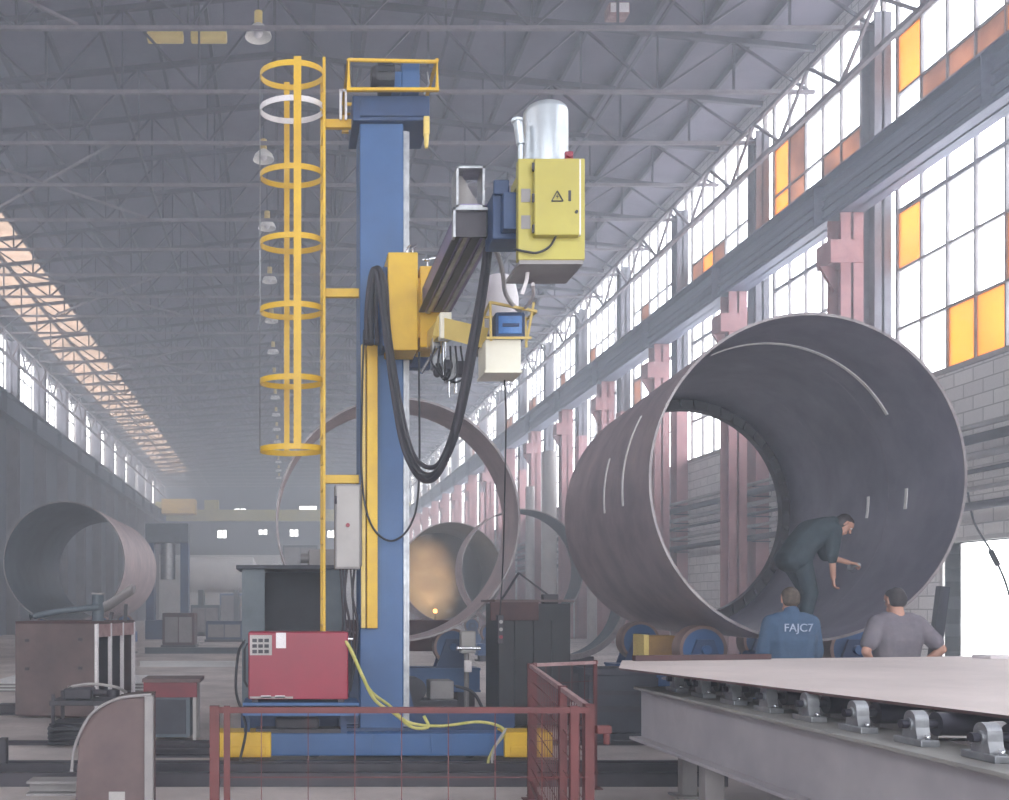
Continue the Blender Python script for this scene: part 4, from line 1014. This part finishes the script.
def head(b, c, fwd, up):
    """skull, jaw, nose, ears, brow, lips; c is the head centre"""
    c = Vector(c); f = Vector(fwd).normalized(); u = Vector(up); u = (u-f*u.dot(f)).normalized(); r = f.cross(u)
    def q(a, b_, c_): return c+r*a+f*b_+u*c_
    b.cap(q(0,-.025,.03), q(0,.03,.03), .073, .069); b.cap(q(0,.02,.02), q(0,.045,-.07), .062, .042)
    b.cap(q(-.025,.05,-.085), q(.025,.05,-.085), .028, .028)
    b.cap(q(0,.092,.015), q(0,.112,-.025), .010, .015); b.cap(q(-.03,.088,.028), q(.03,.088,.028), .011, .011)
    b.cap(q(-.018,.087,-.058), q(.018,.087,-.058), .008, .008); b.cap(q(-.02,.083,-.068), q(.02,.083,-.068), .008, .008)
    for s in (-1,1): b.cap(q(s*.071,-.005,.015), q(s*.076,-.012,-.03), .015, .010)
    return q
def face_bits(q, e):
    for s in (-1,1):
        MB().ell(q(s*.031,.083,.008),(.012,.012,.011)).build('eye','white',e)
        MB().ell(q(s*.031,.093,.008),(.005,.005,.005)).build('iris','black',e)
def person(name_label, base, J, head_f, head_up, mats, hands, belly=1.0, hair='hairbr', shortsl=False, collar=True):
    """J: joints in local metres; mats = (top, legs)"""
    base = Vector(base); G = {k: (Vector(v)+base) for k, v in J.items()}
    e = empty('person', base, name_label, 'person')
    b = MB()
    q = head(b, G['head'], head_f, head_up)
    b.cap(G['neck'], G['head']+(G['neck']-G['head'])*.35, .062, .055)
    chain(b, [G['pelvis'], G['waist'], G['chest'], G['neck']], [.085, .085, .10, .055])
    b.cap(G['shL'], G['shR'], .06, .06)
    for s in 'LR':
        chain(b, [G['sh'+s], G['el'+s], G['wr'+s]], [.055, .040, .028])
        chain(b, [G['hip'+s], G['kn'+s], G['an'+s]], [.075, .052, .038])
        d, pn, ts, cu = hands[s]; hand(b, G['wr'+s], d, pn, ts, cu)
        ft = Vector(G['an'+s]); b.cap(ft+Vector((0,0,-.03)), ft+Vector((0,0,-.03))+Vector(J['foot'+s])*1.0, .035, .03)
    o = b.build('body','skin',e); remesh(o,.006,3)
    face_bits(q, o)
    # top
    b = MB(); ax = (G['shR']-G['shL']).normalized(); up = (G['neck']-G['pelvis']).normalized()
    spine = [G['pelvis']-up*.04, G['pelvis'], G['pelvis'].lerp(G['waist'],.5), G['waist'], G['waist'].lerp(G['chest'],.5), G['chest'], G['chest'].lerp(G['neck'],.45)]
    prof = list(zip(spine, (.11,.11,.105,.105,.12,.14,.16), (.135,.135,.13,.13,.132,.135,.115)))
    dense = [(a[0].lerp(c[0],k/4), a[1]+(c[1]-a[1])*k/4, a[2]+(c[2]-a[2])*k/4) for a, c in zip(prof, prof[1:]) for k in range(4)]+[prof[-1]]
    for c, wd, dp in dense:
        b.cap(c-ax*wd*belly*.62, c+ax*wd*belly*.62, dp*belly**.5, dp*belly**.5)
    b.cap(G['shL']+(G['shR']-G['shL'])*.04, G['shR']+(G['shL']-G['shR'])*.04, .082, .082)
    b.cap(G['shL'].lerp(G['neck'],.35), G['shR'].lerp(G['neck'],.35), .08, .08)
    if collar: b.cap(G['neck']-up*.04, G['neck']+up*.035, .082, .072)
    for s in 'LR':
        if shortsl is True: chain(b, [G['sh'+s], G['sh'+s].lerp(G['el'+s], .72)], [.082, .076])
        else: chain(b, [G['sh'+s], G['el'+s], G['el'+s].lerp(G['wr'+s], .9 if shortsl is False else .25)], [.084, .064, .047])
    b.cap(G['pelvis']-up*.06-ax*.08, G['pelvis']-up*.06+ax*.08, .122, .122)
    o = b.build('tshirt' if shortsl is True else 'jacket', mats[0], e); remesh(o,.009,12)
    top = o
    b = MB(); b.cap(G['hipL'], G['hipR'], .118, .118); b.cap(G['pelvis']-ax*.07, G['pelvis']+ax*.07, .115, .115)
    for s in 'LR': chain(b, [G['hip'+s], G['kn'+s], G['an'+s]+Vector((0,0,.02))], [.108, .078, .066])
    o = b.build('trousers', mats[1], e); remesh(o,.009,4)
    for s in 'LR':
        an = G['an'+s]; f = Vector(J['foot'+s]); b = MB()
        b.cap(an+Vector((0,0,.04)), an+Vector((0,0,-.035)), .055, .05); b.cap(an+Vector((0,0,-.035))-f*.25, an+Vector((0,0,-.04))+f, .045, .04)
        o = b.build('boot','shoe',e); remesh(o,.008,3)
    # hair
    f = Vector(head_f).normalized(); u = Vector(head_up); u = (u-f*u.dot(f)).normalized(); r = f.cross(u); c = G['head']; b = MB()
    b.cap(c-f*.025+u*.042, c+f*.02+u*.045, .077, .068); b.cap(c-f*.035+u*.015-r*.008, c-f*.035+u*.015+r*.008, .073, .073); b.cap(c-f*.04-u*.02-r*.02, c-f*.04-u*.02+r*.02, .056, .056)
    o = b.build('hair', hair, e); remesh(o,.007,3)
    return e, top, G
ST = dict(pelvis=(0,0,.96), waist=(0,.01,1.08), chest=(0,0,1.27), neck=(0,-.01,1.50), head=(0,.02,1.655),
    shL=(-.185,0,1.43), shR=(.185,0,1.43), hipL=(-.095,0,.92), hipR=(.095,0,.92), knL=(-.12,.02,.50), knR=(.12,.01,.50), anL=(-.14,-.02,.09), anR=(.14,-.02,.09),
    footL=(-.03,.17,-.01), footR=(.03,.17,-.01))
# man in blue jacket
J = dict(ST); J.update(elL=(-.25,.03,1.16), wrL=(-.23,.16,.95), elR=(.26,.03,1.16), wrR=(.275,.17,.95))
dn = (0,.35,-.9)
e, top, G = person('man in blue work jacket seen from behind, below the bending worker', (4.78,9.45,0), J, (.10,1,-.08), (0,0,1), ('jacket','trouser'),
    {'L':((.02,.35,-.9),(1,0,0),(0,1,.2),.5),'R':((0,.35,-.9),(-1,0,0),(0,1,.2),.5)}, 1.10, 'hairbr')
cu = text('lettering','FAJC7',(4.77,9.288,1.385),.105,'letter',top,(PI/2,0,0),.004)
J = dict(ST); J.update(elL=(-.345,-.10,1.17), wrL=(-.19,.02,.99), elR=(.355,-.10,1.19), wrR=(.19,.03,1.0), head=(.0,.03,1.645))
e, top, G = person('man in grey t-shirt with hands on hips, seen from behind', (5.69,9.3,0), J, (-.12,1,-.12), (0,0,1), ('shirt','trouser'),
    {'L':((.75,.55,-.25),(.6,-.1,-.3),(.1,-.8,.3),.35),'R':((-.75,.55,-.25),(-.6,-.1,-.3),(-.1,-.8,.3),.35)}, 1.02, 'hairdk', True, False)
# man bending inside the pipe (faces right)
zf = 2.90-math.sqrt(1.652**2-.33**2)
J = dict(pelvis=(-.08,0,.86), waist=(.0,0,1.0), chest=(.13,0,1.13), neck=(.32,0,1.22), head=(.46,-.01,1.22),
    shL=(.26,.185,1.14), shR=(.26,-.185,1.14), hipL=(-.08,.10,.82), hipR=(-.06,-.10,.82), knL=(.12,.12,.46), knR=(.03,-.13,.45), anL=(.03,.14,.11), anR=(-.06,-.15,.09),
    footL=(.17,.02,-.01), footR=(.17,-.02,-.01), elL=(.38,.22,.88), wrL=(.60,.14,.80), elR=(.20,-.25,.87), wrR=(.24,-.20,.62))
e, top, G = person('worker in dark green jacket bending forward inside the huge pipe', (5.79,11.2,zf), J, (.72,-.1,-.69), (.69,0,.72), ('coverall','coverall'),
    {'L':((1,-.1,-.2),(0,-.3,-1),(.2,-1,0),.9),'R':((.1,.1,-1),(1,.3,0),(.3,1,.1),.8)}, 1.25, 'hairdk', 2, True)
o = MB().cyl(G['wrL']+Vector((.08,-.07,-.03)), G['wrL']+Vector((.10,.12,-.03)), .02,.02,12).cyl(G['wrL']+Vector((.09,.10,-.04)),G['wrL']+Vector((.13,.16,-.06)),.04,.05,16).build('chipping_tool','steel')
tag(o,'small bright hand tool held by the bending worker','hand tool')
